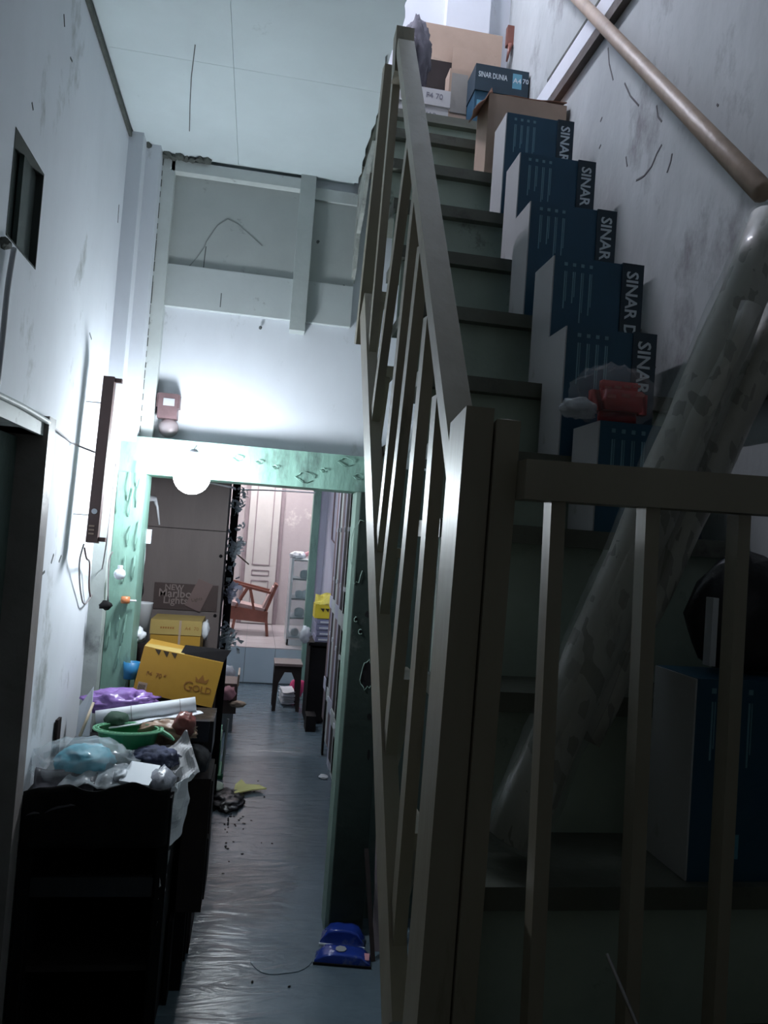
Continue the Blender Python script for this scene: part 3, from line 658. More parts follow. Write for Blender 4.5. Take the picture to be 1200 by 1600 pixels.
tubelamp('added_corridor_lamp', (-.05, 6.2, 2.63), (-.05, 7.4, 2.63), HALL_E*3, 'unseen tube added on the rear corridor ceiling to brighten it', (.88, .94, 1))  # tube added out of view to brighten the rear corridor
tubelamp('upstairs_daylight_tube', (-.35, 2.1, 5.3), (-.35, 3.1, 5.3), UP_E*8, 'unseen tube added in place of daylight on the upper floor above the stairs', (.86, .86, 1))  # unseen tube added, stands in for the daylight upstairs
# ================================================================= LEFT WALL FIXTURES
t = thing('tube_fixture', (-.57, 2.90, 1.7), 'dark brown lamp batten hung upright on the left wall without its tube', 'fixture')
T0 = at(172, 590, 'X', -.575); T1 = at(145, 848, 'X', -.575)
yb, yt = 2.93, 3.0
T0 = Vector((at(172, 590, 'Y', 2.99).x, 2.99, at(172, 590, 'Y', 2.99).z)); T1 = Vector((at(144, 848, 'Y', 2.93).x, 2.93, at(144, 848, 'Y', 2.93).z))
link('batten', bar(B(), T1, T0, .040, .038), brownm, t, bevel=.004)
dd = (T0-T1).normalized()
for P in (T0-dd*.012, T1+dd*.012): link('lamp_holder', bx(B(), (P.x+.02, P.y-.010, P.z-.006), (P.x+.045, P.y+.012, P.z+.010)), brownm, t, bevel=.003)
c = T1+dd*.115+Vector((0, -.020, 0)); bm = B(); lathe(bm, [(.010, 0), (.010, .003), (.005, .003), (.005, .001)], c, 16, Matrix.Rotation(pi/2, 4, 'X')); link('starter_ring', bm, foam, t)
bm = B()
for k in range(3): bx(bm, (T1.x-.012, T1.y-.0215, T1.z+.03+k*.014), (T1.x+.006, T1.y-.0175, T1.z+.036+k*.014))
link('printed_mark', bm, kraft, t, kind='stuff')
for P in (T0-dd*.10, T1+dd*.10): link('wall_bracket', bx(B(), (XL, P.y-.002, P.z-.002), (P.x-.02, P.y+.002, P.z+.002)), plaster, t)
# cable from the door header to the batten, loops below
def cord(name, pts, r, m, lab, cat='cable', sm=3):
    P = [Vector(p) for p in pts]; out = []
    for i in range(len(P)-1):
        p0_, p1_, p2_, p3_ = P[max(i-1, 0)], P[i], P[i+1], P[min(i+2, len(P)-1)]
        for k in range(5):
            u = k/5; out.append(.5*((2*p1_)+(-p0_+p2_)*u+(2*p0_-5*p1_+4*p2_-p3_)*u*u+(-p0_+3*p1_-3*p2_+p3_)*u**3))
    out.append(P[-1]); return one(name, tube(B(), out, r, 6), m, lab, cat, smooth=True)
cord('conduit', [at(-60, 588, 'X', XL+.022), at(0, 618, 'X', XL+.022), at(40, 638, 'X', XL+.022), at(76, 660, 'X', XL+.022)], .008, trimw, 'white conduit running along the top of the left door header', 'conduit')
cord('lamp_cable', [at(70, 657, 'X', XL+.02), at(98, 680, 'X', XL+.008), at(115, 693, 'X', XL+.008), at(149, 707, 'X', XL+.075)], .0035, cable, 'thin cable from the left door corner to the brown lamp batten')
cord('wall_conduit', [at(22, 388, 'X', XL+.012), at(12, 450, 'X', XL+.012), at(4, 530, 'X', XL+.012), at(-4, 600, 'X', XL+.012)], .007, greyb, 'grey vertical conduit below the small wall window', 'conduit')
bm = B(); c = at(8, 380, 'X', XL+.012); blob(bm, c, (.012, .02, .012), 3, .4, 3, 2); one('cable_knot', bm, soot, 'dark knot of wire at the lower corner of the small wall window', 'wire')
cord('hanging_cable', [at(131, 850, 'X', XL+.05), at(124, 880, 'X', XL+.03), at(126, 925, 'X', XL+.015), at(134, 943, 'X', XL+.015), at(155, 905, 'X', XL+.015), at(166, 850, 'Y', 3.1), at(175, 780, 'Y', 3.25), at(181, 725, 'Y', 3.3)], .003, cable, 'long loose cable looping under the brown lamp batten')
cord('frayed_cable', [at(132, 856, 'X', XL+.05), at(135, 872, 'X', XL+.05), at(140, 880, 'X', XL+.03), at(139, 915, 'X', XL+.02), at(141, 932, 'X', XL+.02)], .0035, brownm, 'short red-brown cable end dangling below the brown lamp batten')
cord('plug_cable', [at(176, 862, 'Y', 3.3), at(170, 880, 'Y', 3.3), at(169, 940, 'Y', 3.3)], .003, cable, 'cable dropping beside the corner pilaster to the black plug')
one('plug', blob(B(), at(165, 946, 'Y', 3.3), (.022, .014, .018), 2, .3, 2, 2), black, 'small black plug on the pilaster left of the orange socket', 'plug', smooth=True)
t = thing('lamp_holder', at(187, 895, 'Y', 3.36), 'round white lamp holder hanging on the green door jamb', 'socket')
M = Matrix.Rotation(pi/2, 4, 'X'); c = at(187, 897, 'Y', 3.335); bm = B(); lathe(bm, [(.004, -.012), (.020, -.010), (.024, 0), (.020, .010), (.008, .014)], c, 18, M); link('body', bm, foam, t, smooth=True)
bm = B(); lathe(bm, [(.010, .018), (.011, .036)], c, 12); link('neck', bm, foam, t)
t = thing('orange_socket', at(197, 938, 'Y', 3.36), 'orange round socket stuck on the jamb above the grey bin', 'socket')
c = at(196, 938, 'Y', 3.40); bm = B(); lathe(bm, [(.018, -.012), (.020, .0), (.018, .016)], c, 14); link('body', bm, orange, t, smooth=True)
bm = B(); tube(bm, [c+Vector((.016, 0, 0)), c+Vector((.045, 0, .0))], .004, 8); link('pin', bm, foam, t)
# electric bell
c = at(263, 634, 'Y', 3.50)
t = thing('alarm_bell', (c.x, 3.55, c.z-.1), 'old electric bell with dark housing and round gong above the doorway', 'bell')
link('housing', bx(B(), (c.x-.045, 3.495, c.z-.055), (c.x+.04, YB, c.z+.055)), bellred, t, bevel=.006)
link('housing_cap', bx(B(), (c.x-.052, 3.50, c.z-.008), (c.x+.048, YB-.01, c.z+.052)), bellred, t, bevel=.006)
link('name_plate', bx(B(), (c.x-.022, 3.4925, c.z+.0), (c.x+.026, 3.4955, c.z+.032)), greyb, t)
gcn = at(262, 667, 'Y', 3.50); bm = B(); lathe(bm, [(.044, 0), (.043, .008), (.034, .020), (.016, .027), (.004, .028)], (gcn.x, 3.535, gcn.z), 24, Matrix.Rotation(pi/2, 4, 'X')); link('gong', bm, bellg, t, smooth=True)
link('mount', bx(B(), (gcn.x-.01, 3.53, gcn.z-.01), (gcn.x+.01, YB, gcn.z+.01)), bellred, t)
# ================================================================= NEAR CABINET AND PILE (left)
ZT = .895
t = thing('black_cabinet', (-.42, 2.9, 0), 'low black cabinet under the clutter against the left wall, nearest the camera', 'cabinet')
link('top', bx(B(), (-.64, 2.52, ZT-.03), (-.195, 3.28, ZT)), black, t, bevel=.004)
link('side_panel', bx(B(), (-.235, 2.56, .02), (-.215, 3.26, ZT-.03)), black, t)
link('side_panel', bx(B(), (-.62, 2.56, .02), (-.60, 3.26, ZT-.03)), black, t)
link('back_panel', bx(B(), (-.60, 3.24, .02), (-.235, 3.26, ZT-.03)), black, t)
for zz in (.06, .33, .60): link('shelf', bx(B(), (-.60, 2.58, zz), (-.235, 3.24, zz+.02)), darkwood, t)
link('drawer_front', bx(B(), (-.60, 2.555, ZT-.17), (-.235, 2.575, ZT-.04)), black, t, bevel=.004)
link('rail', bx(B(), (-.60, 2.54, .58), (-.235, 2.56, .64)), blackp, t, bevel=.004)
for x in (-.635, -.225): link('leg', bx(B(), (x, 2.53, 0), (x+.03, 2.565, ZT-.03)), black, t, bevel=.002)
t = thing('dark_box_unit', (-.13, 3.2, 0), 'dark brown wooden box unit sticking out into the corridor beside the black cabinet', 'cabinet')
link('carcass', bx(B(), (-.19, 3.02, .30), (-.095, 3.285, .80)), darkwood, t, bevel=.004)
link('side_board', bx(B(), (-.094, 3.06, .33), (-.088, 3.28, .56)), darkwood, t)
link('side_board', bx(B(), (-.094, 3.06, .58), (-.088, 3.28, .78)), darkwood, t)
for y in (3.04, 3.24): link('leg', bx(B(), (-.19, y, 0), (-.15, y+.04, .30)), black, t)
link('plinth', bx(B(), (-.205, 2.95, 0), (-.19, 3.28, .30)), black, t)
# torn paper wrapped down the cabinet corner
bm = B(); sheet(bm, [(-.20, 2.56, ZT+.02), (-.145, 2.75, ZT+.01), (-.17, 2.72, ZT-.18), (-.205, 2.55, ZT-.20)], 12, 16, .012, 14, 2)
one('torn_paper', bm, paper, 'torn white paper hanging down the corner of the black cabinet', 'paper', smooth=False)
bm = B(); sheet(bm, [(-.215, 2.53, ZT-.18), (-.19, 2.545, ZT-.17), (-.20, 2.545, ZT-.42), (-.212, 2.53, ZT-.40)], 6, 16, .008, 18, 5)
one('torn_paper', bm, greyb, 'narrow grey strip of torn paper lower on the cabinet corner', 'paper')
# clear bag with cyan cloth
def P3(px, py, Y): return at(px, py, 'Y', Y)
c = P3(135, 1192, 2.66)
t = thing('plastic_bag', (c.x, 2.66, ZT), 'clear plastic bag holding cyan cloth, at the left end of the pile', 'bag')
zb = ZT+.002
bm = B(); blob(bm, (c.x-.01, 2.68, zb+.062), (.085, .075, .048), 11, .16, 2.0, 4, flat=zb+.006); link('cyan_cloth', bm, cyan, t, smooth=True)
bm = B(); blob(bm, (c.x-.005, 2.67, zb+.055), (.145, .105, .075), 12, .20, 2.2, 4, flat=zb); link('bag', bm, film, t, smooth=True)
bm = B(); sheet(bm, [(c.x-.06, 2.55, zb+.012), (c.x+.15, 2.55, zb+.018), (c.x+.16, 2.68, zb+.045), (c.x-.02, 2.66, zb+.06)], 16, 12, .012, 18, 3); link('bag_mouth', bm, filmw, t, smooth=True)
bm = B(); sheet(bm, [(-.62, 2.50, ZT-.055), (-.44, 2.515, ZT-.02), (-.44, 2.62, ZT+.04), (-.63, 2.62, ZT+.05)], 16, 14, .010, 12, 7)
one('black_plastic_sheet', bm, mat('dark_film', (.09, .085, .10), .25, .2, 8, .8, 16), 'dark crumpled plastic sheet over the front edge of the black cabinet', 'plastic sheet', smooth=True)
bm = B(); sheet(bm, [(-.635, 2.508, ZT-.16), (-.20, 2.508, ZT-.14), (-.20, 2.512, ZT+.035), (-.635, 2.512, ZT+.02)], 40, 10, .006, 9, 17, .003, wob=.028)
one('black_cloth', bm, black, 'black cloth hanging over the front of the black cabinet under the pile', 'cloth', smooth=True)
# foam box
c = P3(222, 1203, 2.62)
t = thing('foam_box', (c.x, 2.60, c.z-.03), 'small white foam box tilted on grey wrapping at the pile front', 'box', rot=(.42, .06, -.25))
link('box_body', bx(B(), (-.047, -.045, 0), (.047, .045, .022)), foam, t, local=True, bevel=.008)
link('box_lid', bx(B(), (-.049, -.047, .023), (.049, .047, .034)), foam, t, local=True, bevel=.005)
bm = B(); blob(bm, (c.x+.065, 2.60, ZT+.025), (.038, .06, .04), 21, .3, 2.4, 3, flat=ZT-.03); one('grey_wrapping', bm, mat('grey_film', (.28, .29, .34), .3, .2, 8, .8, 16), 'grey crumpled plastic wrapping right of the white foam box', 'wrapping', smooth=True)
bm = B(); blob(bm, P3(192, 1212, 2.60), (.025, .03, .018), 25, .3, 2.4, 3, flat=ZT); one('tissue', bm, foam, 'small crumpled white tissue left of the white foam box', 'tissue', smooth=True)
bm = B(); blob(bm, P3(242, 1180, 2.78)+Vector((0, 0, -.01)), (.075, .05, .035), 22, .25, 2.4, 4, flat=ZT); one('navy_cloth', bm, denim, 'navy and white bundled cloth behind the white foam box', 'cloth', smooth=True)
bm = B(); sheet(bm, [P3(262, 1168, 2.80), P3(292, 1140, 2.85), P3(312, 1205, 2.78), P3(270, 1240, 2.66)], 12, 14, .014, 14, 8)
one('crumpled_paper', bm, mat('grey_white_paper', (.48, .48, .50), .5, .1, 8, .4, 16), 'large crumpled white paper draped over the right side of the pile', 'paper')
# green plastic basket
c = P3(200, 1148, 2.86)
t = thing('green_basket', (c.x, 2.86, c.z-.066), 'green plastic basket with a pierced rim lying in the pile', 'basket', rot=(0, 0, -.08))
bm = B(); n = 24
def ring(rx, ry, z): return [(rx*cos(2*pi*k/n), ry*sin(2*pi*k/n), z) for k in range(n)]
rs = [ring(.085, .055, .02), ring(.105, .07, .085), ring(.108, .073, .085), ring(.088, .058, .018)]
V = [[bm.verts.new(p) for p in r] for r in rs]
for a_, b2 in ((0, 1), (1, 2), (2, 3)):
    for k in range(n): bm.faces.new((V[a_][k], V[a_][(k+1) % n], V[b2][(k+1) % n], V[b2][k]))
bm.faces.new(V[0]); bm.faces.new(V[3][::-1]); link('bowl', bm, greenpl, t, local=True)
bm = B(); tube(bm, [(.120*cos(2*pi*k/24), .084*sin(2*pi*k/24), .088) for k in range(25)], .004, 6, cap=False)
tube(bm, [(.104*cos(2*pi*k/24), .070*sin(2*pi*k/24), .089) for k in range(25)], .003, 6, cap=False)
for k in range(24): a = 2*pi*k/24; tube(bm, [(.104*cos(a), .070*sin(a), .088), (.120*cos(a), .084*sin(a), .088)], .003, 5)
link('pierced_rim', bm, mat('basket_rim', (.16, .42, .24), .35), t, local=True)
bm = B(); tube(bm, [(.11, 0, .086), (.15, -.01, .07), (.165, -.02, .06)], [.010, .007, .004], 8); link('handle', bm, mat('basket_rim', (.1, .3, .2)), t, local=True)
one('cloth_hat', blob(B(), P3(182, 1124, 2.95), (.043, .04, .030), 31, .08, 1.5, 3, ridge=False), greendk, 'dark green round cloth cap behind the green basket', 'cap', smooth=True)
bx0 = P3(190, 1172, 2.80)
one('olive_box', bx(B(), (bx0.x-.03, 2.76, ZT), (bx0.x+.05, 2.80, ZT+.04)), greendk, 'small dark olive box under the front of the green basket', 'box', bevel=.004)
# paper roll
a = P3(150, 1122, 2.98); b_ = P3(306, 1100, 3.02)
t = thing('paper_roll', (a+b_)/2, 'thick white paper roll tied round its middle, lying across the pile', 'paper roll')
link('roll', tube(B(), [a, a.lerp(b_, .3), a.lerp(b_, .7), b_], .027, 18), paper, t, smooth=True)
dd = (b_-a).normalized()
for f_ in (.35, .84):
    q = a.lerp(b_, f_); link('string', tube(B(), [q-dd*.001, q+dd*.001], .0282, 18), cable, t)
a = P3(160, 1150, 2.93); b_ = P3(318, 1117, 3.0)
bm = B(); sheet(bm, [P3(170, 1140, 2.9), P3(318, 1116, 2.96), P3(310, 1112, 3.02), P3(170, 1130, 3.0)], 10, 4, .004, 9, 3, .004); one('flat_paper', bm, paper, 'flat white paper sheets just under the tied paper roll', 'paper')
bm = B(); blob(bm, P3(262, 1142, 2.94), (.09, .06, .04), 33, .25, 2.2, 4, flat=ZT); one('brown_package', bm, brownp, 'crumpled brown wrapped package right of the green basket', 'package', smooth=True)
bm = B(); blob(bm, P3(288, 1132, 2.9), (.035, .03, .04), 34, .3, 2.2, 3, flat=ZT); one('red_brown_packet', bm, mat('maroon_film', (.22, .07, .06), .3, .2, 8, .6, 16), 'glossy maroon packet at the right of the brown package', 'packet', smooth=True)
bm = B(); blob(bm, P3(190, 1096, 3.12)+Vector((0, 0, -.005)), (.12, .06, .045), 35, .3, 2.3, 4); one('purple_bag', bm, purple, 'purple plastic bag lying behind the white paper roll', 'bag', smooth=True)
bm = B(); a = P3(137, 1130, 3.05); 
hexa(bm, [P3(118, 1152, 2.98), P3(140, 1150, 2.95), P3(144, 1075, 2.98)+Vector((0, .02, 0)), P3(122, 1105, 3.0)+Vector((0, .02, 0)), P3(118, 1152, 2.98)+Vector((0, .008, 0)), P3(140, 1150, 2.95)+Vector((0, .008, 0)), P3(144, 1075, 2.98)+Vector((0, .03, 0)), P3(122, 1105, 3.0)+Vector((0, .03, 0))])
one('pale_board', bm, plaster, 'pale upright board leaning on the left wall at the pile', 'board')
one('dark_board', bx(B(), (XL+.004, 2.93, ZT), (XL+.014, 2.98, ZT+.13)), darkwood, 'narrow dark board leaning on the wall left of the tan stick', 'board')
one('tan_stick', tube(B(), [P3(125, 1150, 2.82), P3(146, 1098, 2.90)], [.006, .005], 8), tan, 'tan twisted stick leaning on the wall behind the plastic bag', 'stick', smooth=True)
# black boxes right end of the pile, under the big yellow carton
t = thing('black_crate', (-.2, 3.2, ZT), 'black boxy bag with a worn white mark under the yellow carton', 'bag')
a = P3(275, 1190, 3.05); b_ = P3(335, 1120, 3.05)
link('bag_body', bx(B(), (a.x, 3.05, ZT-.02), (b_.x, 3.28, ZT+.115)), blackp, t, bevel=.012)
link('bag_flap', bx(B(), (a.x+.04, 3.035, ZT+.04), (b_.x-.015, 3.06, ZT+.118)), mat('flap_navy', (.03, .035, .05), .35), t, bevel=.008)
text('worn_mark', 'W', .022, paper, t, FM((a.x+.075, 3.0485, ZT+.012), (1, 0, 0), (0, 0, 1)), local=False)
bm = B(); blob(bm, (b_.x-.055, 3.02, ZT-.02), (.05, .04, .05), 41, .2, 2, 3); link('loose_strap', bm, blackp, t, smooth=True)
# support under yellow carton (dark stack)
t = thing('dark_drawer_stack', (-.35, 3.45, 0), 'dark stacked drawers against the jamb carrying the yellow carton', 'cabinet')
link('carcass', bx(B(), (-.58, 3.30, 0), (-.14, 3.70, .975)), darkwood, t, bevel=.004)
for k in range(3): link('drawer', bx(B(), (-.56, 3.285, .08+k*.30), (-.16, 3.30, .34+k*.30)), black, t, bevel=.004)
# big yellow carton, tilted
P = P3(228, 1008, 3.36); Q = P3(346, 1032, 3.36); Rr = P3(331, 1106, 3.36); T = P3(207, 1080, 3.36)
ex = (Rr-T).normalized(); ez = (P-T).normalized(); ez = (ez-ex*ez.dot(ex)).normalized(); ey = -ex.cross(ez)
wc = (Rr-T).length; hc = (P-T).length*.98
M = Matrix((ex, -ey if (-ey).y > 0 else ey, ez)).transposed().to_4x4()
M = Matrix((ex, ez.cross(ex), ez)).transposed().to_4x4(); M.translation = T
t = thing('yellow_carton', T, 'big tilted yellow carton printed GOLD resting on the pile', 'carton', rot=M.to_euler())
link('carton_body', bx(B(), (0, 0, 0), (wc, .22, hc)), yellow, t, local=True, bevel=.003)
bm = B(); hexa(bm, [(.0, 0, hc), (wc*.5, 0, hc), (wc*.5, .003, hc), (0, .003, hc), (.005, .05, hc+.004), (wc*.5, .05, hc+.012), (wc*.5, .053, hc+.012), (.005, .053, hc+.004)]); link('flap', bm, yellowp, t, local=True)
bm = B(); hexa(bm, [(wc*.45, .01, hc), (wc, .01, hc+.002), (wc, .02, hc+.002), (wc*.45, .02, hc), (wc*.48, .03, hc+.035), (wc+.02, .03, hc+.055), (wc+.02, .034, hc+.055), (wc*.48, .034, hc+.035)]); link('flap', bm, black, t, local=True)
bm = B()
for k in range(3):
    x = .045+k*.034; prism(bm, [(x, hc-.003), (x+.026, hc-.003), (x+.022, hc-.026)], 'Y', -.0008, .0005)
link('printed_triangles', bm, ink, t, local=True)
text('lettering', 'F4  70 *', .026, inkbr, t, FM((.035, -.0008, hc*.40), (1, 0, 0), (0, 0, 1)), bold=.01)
text('lettering', 'G', .058, inkbr, t, FM((wc*.58, -.0008, hc*.26), (1, 0, 0), (0, 0, 1)), bold=.005)
text('lettering', 'OLD', .040, inkbr, t, FM((wc*.70, -.0008, hc*.27), (1, 0, 0), (0, 0, 1)), bold=.005)
bm = B()
for k in range(9): bx(bm, (.018+k*.0032, -.0012, .012), (.018+k*.0032+.0017, -.0004, .036))
link('bar_code', bm, ink, t, local=True); link('label_patch', bx(B(), (.014, -.0006, .008), (.052, .0002, .045)), kraft, t, local=True)
bm = B(); prism(bm, [(wc*.72, hc*.48), (wc*.86, hc*.48), (wc*.875, hc*.60), (wc*.83, hc*.53), (wc*.79, hc*.66), (wc*.75, hc*.53), (wc*.705, hc*.60)], 'Y', -.0008, .0004); link('printed_emblem', bm, inkbr, t, local=True)
# two pale yellow cartons behind
t = thing('dark_shelf_cabinet', (-.38, 4.1, 0), 'dark cabinet just beyond the doorway carrying the pale yellow cartons', 'cabinet')
link('carcass', bx(B(), (-.70, 3.80, 0), (-.18, 4.40, 1.09)), darkwood, t, bevel=.004)
link('door', bx(B(), (-.68, 3.785, .06), (-.45, 3.80, 1.04)), black, t, bevel=.003); link('door', bx(B(), (-.43, 3.785, .06), (-.20, 3.80, 1.04)), black, t, bevel=.003)
P = P3(236, 967, 4.1); Q = P3(316, 972, 4.1); zl = P.z; 
t = thing('yellow_paper_carton', ((P.x+Q.x)/2, 4.1, 1.092), 'pale yellow lidded carton standing before the plywood cabinet', 'carton')
link('carton_body', bx(B(), (P.x+.003, 4.10, 1.092), (Q.x-.003, 4.36, zl-.06)), yellow, t, bevel=.003)
link('carton_lid', bx(B(), (P.x, 4.095, zl-.075), (Q.x, 4.364, zl)), yellowp, t, bevel=.003)
link('strap', bx(B(), ((P.x+Q.x)/2+.015, 4.09, 1.095), ((P.x+Q.x)/2+.026, 4.096, zl)), kraft, t)
text('lettering', 'A4', .026, inkbr, t, FM((Q.x-.085, 4.0945, zl-.048), (1, 0, 0), (0, 0, 1)), local=False); text('lettering', '70', .026, inkbr, t, FM((Q.x-.04, 4.0945, zl-.048), (1, 0, 0), (0, 0, 1)), local=False)
bm = B()
for k in range(6): bx(bm, (P.x+.05+k*.012, 4.0942, zl-.045), (P.x+.058+k*.012, 4.0955, zl-.035))
link('printed_line', bm, inkbr, t)
one('white_bag_scrap', blob(B(), P3(321, 985, 4.13), (.018, .03, .045), 42, .3, 2, 3), paper, 'white crumpled scrap tucked at the right of the pale yellow carton', 'paper', smooth=True)
# grey bin and bits between jamb and cartons
c0 = P3(225, 940, 3.78); 
t = thing('grey_bin', (c0.x, 3.78, 1.0), 'tall grey plastic bin behind the green jamb, left of the pale yellow cartons', 'bin')
zb = P3(215, 1003, 3.74).z
bm = B(); lathe(bm, [(.036, zb), (.047, c0.z-.005), (.049, c0.z), (.044, c0.z), (.034, zb+.02)], (c0.x, 3.74, 0), 24); link('body', bm, greyb, t, smooth=True)
link('stand', bx(B(), (c0.x-.045, 3.705, 0), (c0.x+.045, 3.775, zb)), darkwood, t)
one('white_plastic_wad', blob(B(), P3(216, 992, 3.62)+Vector((0, 0, 0)), (.030, .03, .030), 43, .35, 2.2, 3), paper, 'crumpled white plastic wad below the grey bin', 'plastic', smooth=True)
one('blue_tub', lathe(B(), [(.03, 0), (.035, .07), (.03, .07), (.028, .01)], P3(204, 1060, 3.42), 16), mat('blue_tub', (.03, .20, .42), .4), 'small bright blue tub left of the big yellow carton', 'tub', smooth=True)
one('black_bundle', blob(B(), P3(222, 935-22, 3.66)+Vector((-.01, 0, -.03)), (.016, .02, .035), 44, .4, 2.4, 3), black, 'small black object hanging on the jamb above the grey bin', 'object', smooth=True)
a = P3(231, 838, 3.62); one('light_switch', bx(B(), (a.x-.018, 3.60, a.z-.032), (a.x+.016, 3.625, a.z+.032)), foam, 'white light switch on the inner edge of the left green jamb', 'switch', bevel=.004)
cord('switch_cable', [P3(227, 855, 3.62), P3(225, 880, 3.62), P3(218, 912, 3.62)], .003, cablew, 'short white cable under the light switch')
# plywood cabinet with poster
PX0 = P3(222, 850, 4.5).x; PX1 = P3(352, 850, 4.5).x
t = thing('plywood_cabinet', ((PX0+PX1)/2, 4.7, 0), 'tall plain brown plywood cabinet filling the doorway left side', 'cabinet')
zs = P3(300, 827, 4.5).z
link('back_board', bx(B(), (PX0-.1, 4.50, .0), (PX1, 4.512, zs-.002)), ply, t); link('back_board', bx(B(), (PX0-.1, 4.50, zs+.002), (PX1, 4.512, 2.25)), ply, t)
link('carcass', bx(B(), (PX0-.1, 4.514, 0), (PX1-.004, 4.95, 2.25)), darkwood, t)
for (px, py) in ((345, 869), (336, 962)): c = P3(px, py, 4.497); bm = B(); lathe(bm, [(.010, 0), (.007, .006)], c, 10, Matrix.Rotation(pi/2, 4, 'X')); link('screw_cap', bm, black, t)
a = P3(242, 908, 4.495); b_ = P3(338, 956, 4.495)
po = thing('cigarette_poster', ((a.x+b_.x)/2, 4.496, b_.z), 'brown printed cardboard advert fixed low on the plywood cabinet', 'poster')
link('backing', bx(B(), (a.x, 4.492, b_.z), (b_.x, 4.499, a.z-.005)), mat('poster_brown', (.055, .032, .03), .6), po)
wp = b_.x-a.x; hp = a.z-b_.z; pm = mat('poster_print', (.22, .17, .16), .6)
for s, x, z, sz in (('NEW', .16, .72, .045), ('Marlboro', .07, .46, .064), ('Lights', .15, .22, .058)): text('lettering', s, sz, pm, po, FM((a.x+wp*x, 4.4915, b_.z+hp*z), (1, 0, 0), (0, 0, 1)), local=False, bold=.012)
link('packet_picture', bar(B(), (a.x+wp*.62, 4.488, b_.z+.01), (a.x+wp*.80, 4.488, a.z+.015), .09, .006, side=(1, 0, 0)), mat('packet_print2', (.16, .105, .10), .6), po)
text('lettering', 'Lights', .026, ink, po, FM((a.x+wp*.60, 4.4845, b_.z+.05), (1, .0, .25), (-.25, 0, 1)), local=False)
one('grey_pipe', tube(B(), [P3(212, 778, 3.62), P3(222, 778, 3.75), P3(241, 779, 3.9), P3(246, 792, 3.9), P3(249, 820, 3.9)], [.012, .018, .014, .006, .004], 10), greyb, 'grey hose end sticking out behind the left green jamb', 'pipe', smooth=True)
# ================================================================= THINGS HANGING AT THE CABINET SIDE
def cluster(name, pts, Y, m, lab, cat, r=.05, n=9):
    bm = B(); rnd = random.Random(len(lab))
    for k, (px, py, s_) in enumerate(pts):
        c = P3(px, py, Y)
        for q in range(n):
            d = Vector((rnd.gauss(0, 1), rnd.gauss(0, .8), rnd.gauss(0, 1.2)))*r*.45*s_; u = Vector((rnd.gauss(0, 1), rnd.gauss(0, 1), rnd.gauss(0, 1))).normalized()*r*s_*.5; v = Vector((rnd.gauss(0, 1), rnd.gauss(0, 1), rnd.gauss(0, 1))).normalized()*r*s_*.45
            sheet(bm, [c+d-u, c+d+v, c+d+u, c+d-v], 3, 3, .008, 20, q+k*9, .001)
    return one(name, bm, m, lab, cat, smooth=False)
YC = 5.1
cluster('foil_garland', [(378, 768, .7), (375, 783, 1), (366, 790, .8), (372, 798, .6), (381, 778, .5)], YC, silver, 'silver foil garland hanging highest beside the plywood cabinet', 'garland')
cluster('plastic_garland', [(376, 822, .5), (370, 845, 1.1), (365, 858, 1.1), (374, 852, .8), (362, 870, .8)], YC, silver, 'bunch of silver-white plastic hanging mid-height beside the cabinet', 'garland')
bm = B(); tube(bm, [P3(370, 770, YC), P3(360, 850, YC), P3(352, 905, YC), P3(350, 960, YC)], .006, 6); one('hanging_chain', bm, black, 'black cord on which the foil bunches hang beside the plywood cabinet', 'cord')
for k in range(7):
    c = P3(358-k*.8, 878+k*9, YC+.03)
    o = one('hanging_comb', bx(B(), (c.x-.022, YC, c.z-.012), (c.x+.022, YC+.02, c.z+.012)), black if k % 2 == 0 else silver, 'small black or silver packet on the hanging display strip', 'packet', 'packets on the hanging strip')
    o['label'] = ['topmost', 'second', 'third', 'fourth', 'fifth', 'sixth', 'lowest'][k]+(' black' if k % 2 == 0 else ' silver')+' small packet down the hanging strip by the plywood cabinet'
cluster('white_lavender_bag', [(360, 918, 1.2), (357, 924, 1.2), (365, 922, 1.1), (359, 930, 1.1)], YC, mat('lav_bag', (.50, .52, .66), .4, .1, 8, .5, 20), 'pale lavender plastic bag hanging over the navy pouch', 'bag')
one('navy_pouch', bx(B(), (P3(348, 0, YC).x, YC, P3(350, 955, YC).z), (P3(363, 0, YC).x+.02, YC+.049, P3(350, 938, YC).z)), mat('navy', (.03, .03, .07), .6), 'navy pouch below the pale lavender bag', 'pouch', bevel=.01)
cluster('silver_bundle', [(352, 985, 1), (350, 1000, 1.3), (358, 995, 1.1), (362, 1003, 1.0)], YC, silver, 'crumpled silver plastic bundle at the cabinet foot above the tiled step', 'bundle', r=.06)
cord('wire_line', [P3(326, 754, 4.46), P3(364, 762, 4.46), P3(372, 765, 5.4), P3(420, 766, 6), P3(492, 770, 6.6)], .006, cablew, 'white wire strung across the corridor just under the beam', 'wire')
one('display_rack', bx(B(), (-.175, YC+.05, 0), (-.125, YC+.07, 2.12)), black, 'tall narrow black display rack beside the plywood cabinet carrying the hanging bunches', 'rack')
cord('broken_stick', [P3(366, 862, YC), P3(375, 870, YC), P3(389, 882, YC)], .005, ink, 'dark twig poking right from the plastic bunch', 'stick')
